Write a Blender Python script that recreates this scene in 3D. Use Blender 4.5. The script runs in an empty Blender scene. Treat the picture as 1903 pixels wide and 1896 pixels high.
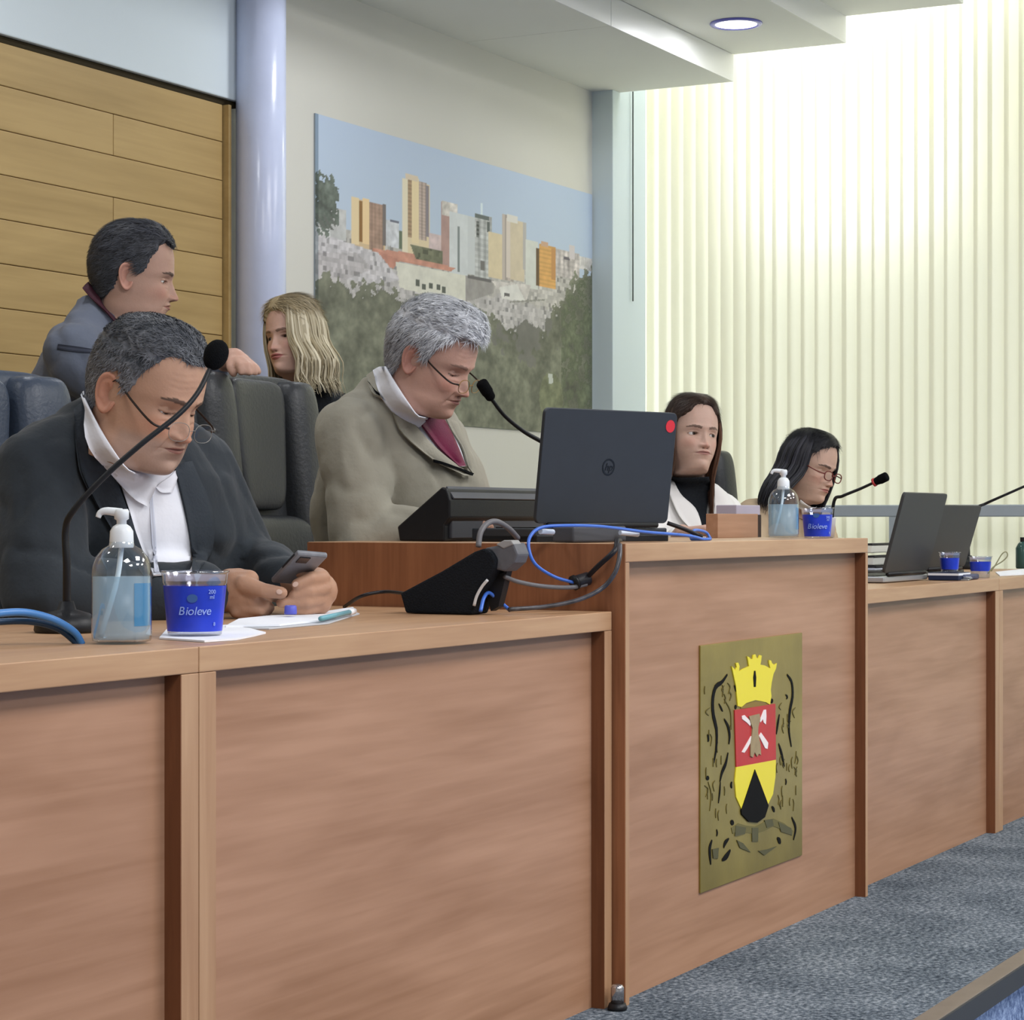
import bpy, bmesh, math, random
import numpy as np
from mathutils import Vector, noise as mnoise
from mathutils.bvhtree import BVHTree
random.seed(7)
RNG = np.random.default_rng(7)
SC = bpy.context.scene
COL = SC.collection
# ------------------------------------------------------------------ camera, sky, lamps, exposure
FPX, CX, CY, HC = 4200.0, 951.5, 965.0, 0.88
TH = math.atan2(3150 - CX, FPX)
CT, ST = math.cos(TH), math.sin(TH)
cd = bpy.data.cameras.new('camera'); cam = bpy.data.objects.new('camera', cd); COL.objects.link(cam)
cd.sensor_fit = 'HORIZONTAL'; cd.sensor_width = 36.0; cd.lens = 36.0 * FPX / 1903.0
cd.shift_y = (CY - 948.0) / 1903.0; cd.clip_start = 0.05; cd.clip_end = 200
cam.location = (0, 0, HC); cam.rotation_euler = (math.pi / 2, 0, TH - math.pi / 2)
SC.camera = cam
w = bpy.data.worlds.new('sky'); SC.world = w; w.use_nodes = True
bg = w.node_tree.nodes['Background']; bg.inputs[0].default_value = (0.93, 0.97, 1.0, 1); bg.inputs[1].default_value = 5.9
SC.view_settings.view_transform = 'Standard'; SC.view_settings.look = 'None'
SC.view_settings.exposure = 0.0; SC.view_settings.gamma = 1.0; SC.view_settings.use_curve_mapping = False
SC.cycles.max_bounces = 7; SC.cycles.diffuse_bounces = 4; SC.cycles.transparent_max_bounces = 16
SC.cycles.sample_clamp_indirect = 4.0

def area(name, loc, rot, sx, sy, power, color=(1, 1, 1)):
    l = bpy.data.lights.new(name, 'AREA'); l.shape = 'RECTANGLE'; l.size = sx; l.size_y = sy; l.energy = power; l.color = color
    o = bpy.data.objects.new(name, l); COL.objects.link(o); o.location = loc; o.rotation_euler = rot
    return o
# ceiling panels over the audience and the dais
for i, (lx, ly, p) in enumerate([(1.2, -0.6, 95), (4.2, -0.6, 95), (7.0, -0.6, 60), (1.2, -3.4, 95), (4.2, -3.4, 95), (7.0, -3.4, 60)]):
    area('ceiling_panel_lamp', (lx, ly, 3.30), (0, 0, 0), 1.2, 1.2, p * 0.93, (1.0, 0.985, 0.97))
for lx, lp_ in ((0.2, 9), (2.1, 9), (4.0, 9), (5.9, 8), (7.81, 3.5)):                  # downlights in the second soffit: last is visible, rest added to brighten the wall
    area('downlight_and_wall_fill', (lx, 3.148, 2.712), (0, 0, 0), 0.15, 0.15, lp_, (0.95, 0.97, 1.0))

# ------------------------------------------------------------------ small helpers
def V(*a): return np.array(a, float)
def at(px, py, d=None, X=None, Y=None, Z=None):
    """world point seen at a pixel of the photograph, at a depth or on a plane"""
    k = (px - CX) / FPX
    if X is not None: d = X / (CT + ST * k)
    elif Y is not None: d = Y / (ST - CT * k)
    elif Z is not None: d = (HC - Z) * FPX / (py - CY)
    return V(d * (CT + ST * k), d * (ST - CT * k), HC - (py - CY) / FPX * d)
def proj(p):
    d = p[0] * CT + p[1] * ST; l = p[0] * ST - p[1] * CT
    return CX + FPX * l / d, CY - FPX * (p[2] - HC) / d, d
CAMP = V(0, 0, HC)
def lin(c):
    c = np.array(c, float) / 255.0
    return np.where(c <= 0.04045, c / 12.92, ((c + 0.055) / 1.055) ** 2.4)
ORG = {}
def tag(o, label=None, cat=None, group=None, kind=None):
    if label: o['label'] = label
    if cat: o['category'] = cat
    if group: o['group'] = group
    if kind: o['kind'] = kind
    return o
def thing(name, label, cat, loc=(0, 0, 0), group=None):
    o = bpy.data.objects.new(name, None); COL.objects.link(o); o.location = loc; o.empty_display_size = 0.05
    ORG[o] = V(*loc)
    return tag(o, label, cat, group)
def obj(name, mesh, mat=None, parent=None, smooth=False, local=False, bevel=0.0, loc=None):
    """mesh = (verts, faces) in world coordinates (or relative to the parent when local)"""
    vs, fs = mesh[0], mesh[1]
    vs = np.asarray(vs, float).reshape(-1, 3)
    org = ORG.get(parent, V(0, 0, 0)) if parent is not None else (V(*loc) if loc is not None else V(0, 0, 0))
    if not local: vs = vs - org
    me = bpy.data.meshes.new(name)
    me.from_pydata(vs.tolist(), [], [tuple(int(i) for i in f) for f in fs]); me.validate(); me.update()
    if len(mesh) > 2 and mesh[2] is not None:
        ca = me.color_attributes.new('col', 'FLOAT_COLOR', 'POINT')
        c = np.ones((len(vs), 4)); c[:, :3] = mesh[2]; ca.data.foreach_set('color', c.ravel())
    if smooth: me.polygons.foreach_set('use_smooth', [True] * len(me.polygons))
    if mat is not None: me.materials.append(mat)
    o = bpy.data.objects.new(name, me); COL.objects.link(o)
    if parent is not None:
        o.parent = parent; ORG[o] = org
    else:
        o.location = org; ORG[o] = org
    if bevel:
        m = o.modifiers.new('bevel', 'BEVEL'); m.width = bevel; m.segments = 2; m.limit_method = 'ANGLE'
    return o
def copy_tree(o, loc, label=None, parent=None):
    c = o.copy(); COL.objects.link(c)
    if parent is None:
        c.location = loc; ORG[c] = V(*loc)
        if label: c['label'] = label
    else: c.parent = parent
    for ch in list(o.children): copy_tree(ch, None, None, c)
    return c
def join(*ms):
    vs, fs, cs, n = [], [], [], 0
    hasc = any(len(m) > 2 and m[2] is not None for m in ms)
    for m in ms:
        v = np.asarray(m[0], float).reshape(-1, 3); vs.append(v)
        fs += [tuple(int(i) + n for i in f) for f in m[1]]; n += len(v)
        if hasc: cs.append(m[2])
    return (np.concatenate(vs), fs, np.concatenate(cs) if hasc else None)
BOXF = [(0, 3, 2, 1), (4, 5, 6, 7), (0, 1, 5, 4), (1, 2, 6, 5), (2, 3, 7, 6), (3, 0, 4, 7)]
def box(x0, x1, y0, y1, z0, z1):
    return (V(x0, y0, z0, x1, y0, z0, x1, y1, z0, x0, y1, z0, x0, y0, z1, x1, y0, z1, x1, y1, z1, x0, y1, z1).reshape(8, 3), BOXF)
def boxat(c, ax, ay, az):
    """box from a corner and three edge vectors"""
    c, ax, ay, az = (np.asarray(q, float) for q in (c, ax, ay, az))
    return (np.array([c, c + ax, c + ax + ay, c + ay, c + az, c + ax + az, c + ax + ay + az, c + ay + az]), BOXF)
def grid_faces(n, m, closed=False):
    fs = []
    mm = m if closed else m - 1
    for i in range(n - 1):
        for j in range(mm):
            a = i * m + j; b = i * m + (j + 1) % m
            fs.append((a, b, b + m, a + m))
    return fs
def catmull(pts, n):
    p = np.asarray(pts, float); p = np.vstack([2 * p[0] - p[1], p, 2 * p[-1] - p[-2]])
    out = []
    K = len(p) - 3
    for u in np.linspace(0, K, n):
        i = min(int(u), K - 1); t = u - i
        a, b, c, d = p[i:i + 4]
        out.append(0.5 * (2 * b + (c - a) * t + (2 * a - 5 * b + 4 * c - d) * t * t + (3 * b - a - 3 * c + d) * t ** 3))
    return np.array(out)
def nrm(v): v = np.asarray(v, float); return v / max(1e-9, np.linalg.norm(v))
def tube(pts, r, n=8, seg=None, flat=None, cap=True):
    """tube along points; r number or list; flat = (direction, factor) squashes the section"""
    P = catmull(pts, seg) if seg else np.asarray(pts, float)
    N = len(P)
    R = np.interp(np.linspace(0, 1, N), np.linspace(0, 1, len(r)), r) if np.ndim(r) else np.full(N, r)
    T = np.gradient(P, axis=0); vs = []
    up = V(0, 0, 1) if abs(nrm(T[0])[2]) < 0.9 else V(1, 0, 0)
    a = nrm(np.cross(T[0], up))
    for i in range(N):
        t = nrm(T[i]); a = nrm(a - t * np.dot(a, t)); b = np.cross(t, a)
        for j in range(n):
            q = 2 * math.pi * j / n; v = (a * math.cos(q) + b * math.sin(q)) * R[i]
            if flat is not None:
                fd = nrm(flat[0]); v = v - fd * np.dot(v, fd) * (1 - flat[1])
            vs.append(P[i] + v)
    fs = grid_faces(N, n, True)
    if cap: fs += [tuple(range(n - 1, -1, -1)), tuple((N - 1) * n + j for j in range(n))]
    return (np.array(vs), fs)
def lathe(prof, c=(0, 0, 0), n=32, cap=True):
    vs = [(c[0] + r * math.cos(2 * math.pi * j / n), c[1] + r * math.sin(2 * math.pi * j / n), c[2] + z) for r, z in prof for j in range(n)]
    fs = grid_faces(len(prof), n, True)
    if cap: fs += [tuple(range(n - 1, -1, -1)), tuple((len(prof) - 1) * n + j for j in range(n))]
    return (np.array(vs), fs)
def prism(poly, ext):
    """polygon of 3-D points pushed along ext"""
    p = np.asarray(poly, float); n = len(p); e = np.asarray(ext, float)
    return (np.vstack([p, p + e]), [tuple(range(n - 1, -1, -1)), tuple(range(n, 2 * n))] + [(i, (i + 1) % n, (i + 1) % n + n, i + n) for i in range(n)])
def disc(c, nx, ny, r, n=24):
    c = np.asarray(c, float); return [c + nx * r * math.cos(2 * math.pi * i / n) + ny * r * math.sin(2 * math.pi * i / n) for i in range(n)]
def rotz(m, a, c=(0, 0, 0)):
    v = np.asarray(m[0], float) - V(*c); ca, sa = math.cos(a), math.sin(a)
    q = v.copy(); q[:, 0] = v[:, 0] * ca - v[:, 1] * sa; q[:, 1] = v[:, 0] * sa + v[:, 1] * ca
    return (q + V(*c),) + tuple(m[1:])

# ------------------------------------------------------------------ materials
MATS = {}
def mat(name, c=(200, 200, 200), rough=0.6, spec=0.4, metal=0.0, var=0.0, vscale=8.0, bump=0.0, bscale=60.0, stretch=None, attr=False, coat=0.0, sheen=0.0, sss=0.0, emit=None, trans=0.0, ior=1.45):
    if name in MATS: return MATS[name]
    m = bpy.data.materials.new(name); m.use_nodes = True; nt = m.node_tree; b = nt.nodes['Principled BSDF']
    lc = lin(c)
    b.inputs['Base Color'].default_value = (*lc, 1); b.inputs['Roughness'].default_value = rough
    b.inputs['Specular IOR Level'].default_value = spec; b.inputs['Metallic'].default_value = metal
    b.inputs['Coat Weight'].default_value = coat; b.inputs['Sheen Weight'].default_value = sheen
    b.inputs['Transmission Weight'].default_value = trans; b.inputs['IOR'].default_value = ior
    if sss:
        b.inputs['Subsurface Weight'].default_value = sss; b.inputs['Subsurface Radius'].default_value = (0.012, 0.005, 0.003); b.inputs['Subsurface Scale'].default_value = 0.6
    if emit:
        b.inputs['Emission Color'].default_value = (*lin(emit[0]), 1); b.inputs['Emission Strength'].default_value = emit[1]
    tc = nt.nodes.new('ShaderNodeTexCoord'); mp = nt.nodes.new('ShaderNodeMapping'); nt.links.new(tc.outputs['Object'], mp.inputs[0])
    if stretch: mp.inputs['Scale'].default_value = stretch
    src = None
    if attr:
        an = nt.nodes.new('ShaderNodeAttribute'); an.attribute_name = 'col'; src = an.outputs['Color']
        nt.links.new(src, b.inputs['Base Color'])
    if var:
        nz = nt.nodes.new('ShaderNodeTexNoise'); nz.inputs['Scale'].default_value = vscale; nz.inputs['Detail'].default_value = 5
        nt.links.new(mp.outputs[0], nz.inputs['Vector'])
        mr = nt.nodes.new('ShaderNodeMapRange'); mr.inputs['From Min'].default_value = 0.3; mr.inputs['From Max'].default_value = 0.7
        mr.inputs['To Min'].default_value = 1 - var; mr.inputs['To Max'].default_value = 1 + var
        nt.links.new(nz.outputs['Fac'], mr.inputs['Value'])
        vm = nt.nodes.new('ShaderNodeVectorMath'); vm.operation = 'SCALE'
        if src is not None: nt.links.new(src, vm.inputs[0])
        else: vm.inputs[0].default_value = tuple(lc)
        nt.links.new(mr.outputs[0], vm.inputs['Scale']); nt.links.new(vm.outputs[0], b.inputs['Base Color'])
    if bump:
        nb = nt.nodes.new('ShaderNodeTexNoise'); nb.inputs['Scale'].default_value = bscale; nb.inputs['Detail'].default_value = 4
        nt.links.new(mp.outputs[0], nb.inputs['Vector'])
        bn = nt.nodes.new('ShaderNodeBump'); bn.inputs['Strength'].default_value = bump; bn.inputs['Distance'].default_value = 0.01
        nt.links.new(nb.outputs['Fac'], bn.inputs['Height']); nt.links.new(bn.outputs[0], b.inputs['Normal'])
    MATS[name] = m
    return m
def wood(name, c1, c2, axis='x', scale=1.0, rough=0.45, contrast=1.0, spec=0.35):
    """long grain with darker wandering bands along one axis"""
    if name in MATS: return MATS[name]
    m = bpy.data.materials.new(name); m.use_nodes = True; nt = m.node_tree; b = nt.nodes['Principled BSDF']
    b.inputs['Roughness'].default_value = rough; b.inputs['Specular IOR Level'].default_value = spec
    tc = nt.nodes.new('ShaderNodeTexCoord'); oi = nt.nodes.new('ShaderNodeObjectInfo')
    ad = nt.nodes.new('ShaderNodeVectorMath'); ad.operation = 'ADD'
    ml = nt.nodes.new('ShaderNodeMath'); ml.operation = 'MULTIPLY'; ml.inputs[1].default_value = 13.0
    nt.links.new(oi.outputs['Random'], ml.inputs[0]); nt.links.new(tc.outputs['Object'], ad.inputs[0]); nt.links.new(ml.outputs[0], ad.inputs[1])
    def nz(sc, st, detail, dist=0.0):
        mp = nt.nodes.new('ShaderNodeMapping'); mp.inputs['Scale'].default_value = st
        n = nt.nodes.new('ShaderNodeTexNoise'); n.inputs['Scale'].default_value = sc * scale; n.inputs['Detail'].default_value = detail; n.inputs['Distortion'].default_value = dist
        nt.links.new(ad.outputs[0], mp.inputs[0]); nt.links.new(mp.outputs[0], n.inputs['Vector']); return n.outputs['Fac']
    st = {'x': (1, 7, 7), 'z': (7, 7, 1)}[axis]; st2 = {'x': (1, 22, 22), 'z': (22, 22, 1)}[axis]
    a = nz(1.3, st, 3, 0.8); f = nz(3.0, st2, 6, 0.3)
    mx = nt.nodes.new('ShaderNodeMath'); mx.operation = 'MULTIPLY_ADD'; mx.inputs[1].default_value = 0.62
    m2 = nt.nodes.new('ShaderNodeMath'); m2.operation = 'MULTIPLY'; m2.inputs[1].default_value = 0.38
    nt.links.new(f, m2.inputs[0]); nt.links.new(a, mx.inputs[0]); nt.links.new(m2.outputs[0], mx.inputs[2])
    cr = nt.nodes.new('ShaderNodeValToRGB'); e = cr.color_ramp.elements
    e[0].position = 0.5 - 0.16 / contrast; e[0].color = (*lin(c2), 1); e[1].position = 0.5 + 0.14 / contrast; e[1].color = (*lin(c1), 1)
    nt.links.new(mx.outputs[0], cr.inputs[0]); nt.links.new(cr.outputs[0], b.inputs['Base Color'])
    bn = nt.nodes.new('ShaderNodeBump'); bn.inputs['Strength'].default_value = 0.06; bn.inputs['Distance'].default_value = 0.003
    nt.links.new(f, bn.inputs['Height']); nt.links.new(bn.outputs[0], b.inputs['Normal'])
    MATS[name] = m; return m

M_wall = mat('wall paint', (217, 215, 206), 0.85, 0.2, var=0.02, vscale=1.5, bump=0.02, bscale=180)
M_wall2 = mat('upper wall paint', (214, 224, 228), 0.8, 0.2, var=0.015, vscale=1.2, bump=0.02, bscale=180)
M_ceil = mat('ceiling paint', (232, 232, 226), 0.9, 0.2, var=0.015, vscale=2)
M_ceilw = mat('fascia paint', (226, 226, 224), 0.35, 0.4)
M_pillar = mat('pillar paint', (208, 220, 224), 0.6, 0.3)
M_column = mat('column enamel', (200, 208, 234), 0.22, 0.5, var=0.03, vscale=14, bump=0.05, bscale=30)
M_desk = wood('desk veneer', (178, 136, 108), (152, 111, 83), 'x', 1.0, 0.42)
M_deskv = wood('desk edge veneer', (186, 148, 114), (166, 126, 94), 'z', 1.3, 0.42)
M_deskx = wood('desk top edging', (190, 152, 116), (170, 130, 97), 'x', 1.6, 0.4)
M_deskr = wood('red brown desk side', (156, 102, 68), (128, 80, 52), 'z', 2.0, 0.5)
M_plank = wood('honey plank', (186, 157, 104), (166, 138, 88), 'x', 0.8, 0.5)
M_recess_shade = mat('recess shade', (52, 44, 26), 0.8, 0.2)
M_black = mat('black plastic', (22, 23, 26), 0.45, 0.4, bump=0.05, bscale=400)
M_blackm = mat('matt black foam', (16, 17, 19), 0.95, 0.1, bump=0.5, bscale=500)
M_steel = mat('grey metal rail', (168, 176, 182), 0.4, 0.5)

# ------------------------------------------------------------------ setting
YB = 3.977                       # back wall
s = obj('floor', box(-3, 9.4, 1.215, 4.1, -0.10, 0.0), None); tag(s, kind='structure')
def carpet(name, a, b_, c_):
    m = bpy.data.materials.new(name); m.use_nodes = True; nt = m.node_tree; b = nt.nodes['Principled BSDF']
    b.inputs['Roughness'].default_value = 1.0; b.inputs['Specular IOR Level'].default_value = 0.1
    tc = nt.nodes.new('ShaderNodeTexCoord')
    n1 = nt.nodes.new('ShaderNodeTexNoise'); n1.inputs['Scale'].default_value = 95; n1.inputs['Detail'].default_value = 5; n1.inputs['Roughness'].default_value = 0.7
    n2 = nt.nodes.new('ShaderNodeTexNoise'); n2.inputs['Scale'].default_value = 5; n2.inputs['Detail'].default_value = 3
    mx = nt.nodes.new('ShaderNodeMath'); mx.operation = 'MULTIPLY_ADD'; mx.inputs[1].default_value = 0.25
    nt.links.new(tc.outputs['Object'], n1.inputs['Vector']); nt.links.new(tc.outputs['Object'], n2.inputs['Vector'])
    nt.links.new(n2.outputs['Fac'], mx.inputs[0]); nt.links.new(n1.outputs['Fac'], mx.inputs[2])
    cr = nt.nodes.new('ShaderNodeValToRGB'); e = cr.color_ramp.elements
    e[0].position = 0.47; e[0].color = (*lin(a), 1); e[1].position = 0.80; e[1].color = (*lin(c_), 1)
    k = e.new(0.62); k.color = (*lin(b_), 1)
    nt.links.new(mx.outputs[0], cr.inputs[0]); nt.links.new(cr.outputs[0], b.inputs['Base Color'])
    bn = nt.nodes.new('ShaderNodeBump'); bn.inputs['Strength'].default_value = 0.5; bn.inputs['Distance'].default_value = 0.006
    nt.links.new(n1.outputs['Fac'], bn.inputs['Height']); nt.links.new(bn.outputs[0], b.inputs['Normal'])
    return m
M_carpet = carpet('flecked blue grey carpet', (44, 52, 62), (94, 104, 114), (158, 166, 174))
M_carpet2 = carpet('flecked blue carpet', (70, 86, 118), (112, 130, 164), (160, 178, 206))
s.data.materials.append(M_carpet)
tag(obj('floor', box(-3, 9.4, -7, 1.19, -0.30, -0.18), M_carpet2), kind='structure')
tag(obj('floor_riser', box(-3, 9.4, 1.185, 1.215, -0.18, -0.002), M_carpet2), kind='structure')
st_ = thing('step_nosing', 'brown metal nosing strip along the edge of the carpeted step', 'edging', (4.6, 1.2, 0))
obj('strip', box(-3, 9.4, 1.172, 1.212, -0.001, 0.005), mat('nosing metal', (128, 118, 108), 0.45, 0.5, metal=0.4, var=0.06, vscale=20), st_, bevel=0.001)
obj('lip', box(-3, 9.4, 1.168, 1.184, -0.036, 0.003), mat('nosing rubber', (58, 60, 62), 0.7, 0.3), st_)

wb = obj('wall_back', box(-3, 8.45, YB, YB + 0.12, 0, 3.4), M_wall); tag(wb, kind='structure')
tag(obj('wall_left', box(-3.12, -3, -7, 4.1, -0.3, 3.5), M_wall), kind='structure')
tag(obj('wall_front', box(-3.12, 9.4, -7.12, -7, -0.3, 3.5), M_wall), kind='structure')
tag(obj('ceiling', box(-3.12, 9.4, -7.12, 1.99, 3.38, 3.5), M_ceil), kind='structure')
# upper wall left of the column stands a little proud
pL = at(440, 188, Y=3.93)
tag(obj('wall_upper', box(-3, pL[0] + 0.02, 3.93, YB, pL[2], 3.4), M_wall2, bevel=0.004), kind='structure')
# honey planks, one by one
zt = pL[2] - 0.018
clad = tag(obj('wall_cladding', box(-3, at(428, 400, Y=3.945)[0], 3.962, YB, 0, zt), mat('brown joint', (122, 92, 48), 0.8, 0.2)), kind='structure')
tag(obj('recess_shade_strip', box(-3, pL[0] + 0.02, 3.945, 3.975, zt, pL[2]), M_recess_shade), kind='structure')  # dark strip painted in for the recess shadow above the planks
xr = at(414, 400, Y=3.945)[0]; xs = at(211, 260, Y=3.945)[0]
ph = 0.1172; xl = -3.0; L = 2.75
kz = zt + 0.004; row = 0
while kz > 0.02:
    z1 = min(kz, zt); z0 = max(0.0, kz - ph)
    # every second row has its joint at xs; the others at half a plank
    cuts = [xs - L * i for i in range(-2, 5)] if row % 2 == 1 else [xs - L * i + L / 2 for i in range(-2, 5)]
    cuts = sorted([c for c in cuts if xl < c < xr] + [xl, xr])
    for a, b_ in zip(cuts[:-1], cuts[1:]):
        o = obj('plank', box(a + 0.0015, b_ - 0.0015, 3.945 + 0.001 * random.random(), 3.968, z0 + 0.0012, z1 - 0.0004), M_plank, clad, bevel=0.002)
    kz -= ph; row += 1
tag(obj('trim_2', box(xr + 0.004, at(428, 400, Y=3.93)[0], 3.925, 3.975, 0, zt), M_plank, bevel=0.002), kind='structure')
# round column with its slim shadow joint
cc = at(485, 600, Y=3.875)
tag(obj('column', lathe([(0.0765, 0), (0.0765, 3.4)], (cc[0], cc[1], 0), 48), M_column, smooth=False), kind='structure')
bpy.data.objects['column'].data.polygons.foreach_set('use_smooth', [len(p.vertices) == 4 for p in bpy.data.objects['column'].data.polygons])
# corner pillar
px0, pxf = 8.30, at(1200, 500, Y=3.884)[0]
tag(obj('pillar', box(px0, pxf, 3.884, 4.1, 0, 3.4), M_pillar, bevel=0.003), kind='structure')
tag(obj('baseboard_back', box(pL[0] + 0.1, px0, YB - 0.012, YB, 0, 0.08), M_wall2), kind='structure')
# stepped ceiling: three drops seen, one more beyond the frame
XE = 8.37
xj = at(1147, 47, Z=2.62)[0]
ce = tag(obj('ceiling_soffit', box(-3, XE - 0.02, 2.0, 4.0, 3.2, 3.38), M_ceil), kind='structure')
for zb, ya, yb in [(2.62, 3.387, 4.0), (2.728, 2.918, 3.387), (2.832, 2.453, 2.918), (2.94, 1.99, 2.453)]:
    for xa, xb in ((-3, xj - 0.0015), (xj + 0.0015, XE)):
        obj('panel', box(xa, xb, ya + 0.004, yb, zb, 3.2), M_ceil, ce)
        obj('fascia', box(xa, xb, ya, ya + 0.004, zb, zb + 0.106), M_ceilw, ce)
# recessed downlight
dl = at(1368, 43, Z=2.728)
t = thing('downlight', 'round recessed ceiling downlight glowing white with a bluish rim', 'light', (dl[0], dl[1], 2.728))
obj('rim', join(lathe([(0.076, 0.001), (0.096, 0.001), (0.098, -0.004), (0.094, -0.008), (0.080, -0.008), (0.076, 0.001)], (0, 0, 0), 40, False)), mat('lamp rim', (120, 120, 205), 0.3, 0.5), t, local=True, smooth=True)
obj('diffuser', lathe([(0.0775, -0.002), (0.0775, -0.005), (0.05, -0.008), (0.001, -0.009)], (0, 0, 0), 40), mat('lamp diffuser', (255, 255, 255), 0.5, emit=((255, 252, 250), 6.0)), t, local=True, smooth=True)
# window: frame, panes, blind
XW = 8.95
ys = [4.1, 3.47, 2.60, 1.72, 0.84, -0.04, -0.92]
wf = tag(obj('window_1', join(box(XW, XW + 0.06, -7, 4.1, 3.3, 3.5), box(XW, XW + 0.06, -7, -0.96, -0.3, 3.3), box(XW, XW + 0.06, -0.96, 4.1, -0.1, 0.05)), M_steel), kind='structure')
for y in ys: obj('mullion', box(XW, XW + 0.05, y - 0.02, y + 0.02, 0.05, 3.3), M_steel, wf)
obj('transom', box(XW, XW + 0.05, -0.92, 4.1, 2.03, 2.07), M_steel, wf)
def pane_mat(name, tint):
    m = bpy.data.materials.new(name); m.use_nodes = True; nt = m.node_tree; nt.nodes.remove(nt.nodes['Principled BSDF'])
    a = nt.nodes.new('ShaderNodeBsdfTransparent'); a.inputs[0].default_value = (*tint, 1); g = nt.nodes.new('ShaderNodeBsdfGlossy'); g.inputs['Roughness'].default_value = 0.05
    mx = nt.nodes.new('ShaderNodeMixShader'); mx.inputs[0].default_value = 0.05
    nt.links.new(a.outputs[0], mx.inputs[1]); nt.links.new(g.outputs[0], mx.inputs[2]); nt.links.new(mx.outputs[0], nt.nodes['Material Output'].inputs[0]); return m
G_clear = pane_mat('clear glass', (1, 1, 1)); G_dim = pane_mat('dimming glass', (0.53, 0.53, 0.48)); G_dim2 = pane_mat('lightly dimming glass', (0.55, 0.54, 0.46))  # pane tints invented to shape the bright patch on the blind
for i in range(len(ys) - 1):
    for z0, z1 in ((0.05, 2.03), (2.07, 3.3)):
        g = G_clear if (i == 1 and z0 > 1) else (G_dim2 if z0 > 1 else G_dim)
        obj('pane', box(XW + 0.02, XW + 0.026, ys[i + 1] + 0.02, ys[i] - 0.02, z0, z1), g, wf)
# vertical blind, slat by slat
def slat_mat():
    m = bpy.data.materials.new('cream blind fabric'); m.use_nodes = True; nt = m.node_tree; nt.nodes.remove(nt.nodes['Principled BSDF'])
    d = nt.nodes.new('ShaderNodeBsdfDiffuse'); tr = nt.nodes.new('ShaderNodeBsdfTranslucent'); mx = nt.nodes.new('ShaderNodeMixShader')
    d.inputs[0].default_value = (*lin((236, 234, 222)), 1); tr.inputs[0].default_value = (*lin((252, 250, 230)), 1); mx.inputs[0].default_value = 0.38
    nt.links.new(d.outputs[0], mx.inputs[1]); nt.links.new(tr.outputs[0], mx.inputs[2]); nt.links.new(mx.outputs[0], nt.nodes['Material Output'].inputs[0]); return m
M_slat = slat_mat()
XS = 8.66
bl = thing('vertical_blind', 'tall cream vertical blind glowing with daylight on the right', 'blind', (XS, 2.0, 0.05))
obj('headrail', box(XS - 0.025, XS + 0.025, -0.9, 3.87, 3.27, 3.31), M_ceilw, bl)
def slat_mesh(ang, wd=0.0695):
    u = np.linspace(-1, 1, 7); vs = []
    for z in (0.05, 3.27):
        for q in u:
            y = q * wd / 2; x = 0.004 * (1 - q * q)
            vs.append((x * math.cos(ang) - y * math.sin(ang), x * math.sin(ang) + y * math.cos(ang), z))
    return (np.array(vs), grid_faces(2, 7))
protos = {}
yy = 4.02; i = 0
while yy > -0.85:
    a = math.radians([11, 12, 11, 13, 12, 11, 12, 11, 12, 11, 9, 7][i] if i < 12 else [4, 6, 3, 7, 5][i % 5])
    if a not in protos:
        o = obj('slat', slat_mesh(a, 0.078 if i < 12 else 0.0715), M_slat, bl, local=True, smooth=True); protos[a] = o
    else:
        o = protos[a].copy(); COL.objects.link(o); o.parent = bl
    o.location = (0, yy - 2.0, -0.05)
    yy -= 0.0555 if i < 12 else 0.0595 + 0.002 * math.sin(i * 2.1); i += 1
# grey guard rail before the blind
r0, r1 = at(1556, 951, X=8.45), at(1903, 951, X=8.45)
gr = thing('guard_rail', 'grey metal guard rail running in front of the cream blind', 'railing', (8.45, 2.5, 0))
zr = at(1700, 950, X=8.45)[2]
obj('rail', box(8.43, 8.47, -0.9, at(1545, 950, X=8.45)[1] + 0.35, zr - 0.022, zr + 0.024), M_steel, gr, bevel=0.004)
for yv in (at(1662, 980, X=8.45)[1], at(1662, 980, X=8.45)[1] + 0.9, 1.4, 0.2):
    obj('post', box(8.43, 8.46, yv - 0.015, yv + 0.015, 0, zr - 0.022), M_steel, gr)
# thin black cable down the pillar
ck = [at(1188, 172, X=8.5), at(1197, 190, X=8.5), at(1203, 240, X=8.5), at(1206, 330, X=8.5), at(1206, 440, X=8.5), at(1204, 560, X=8.5)]
for q in ck: q[1] = 3.872
tag(obj('hanging_cable', tube([(q[0] - 0.03, q[1], q[2]) for q in ck], 0.003, 6, 40), mat('cable dark', (70, 78, 74), 0.6), loc=(8.6, 3.87, 2.4), smooth=True), 'thin dark cable hanging down the corner pillar beside the blind', 'cable')
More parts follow.
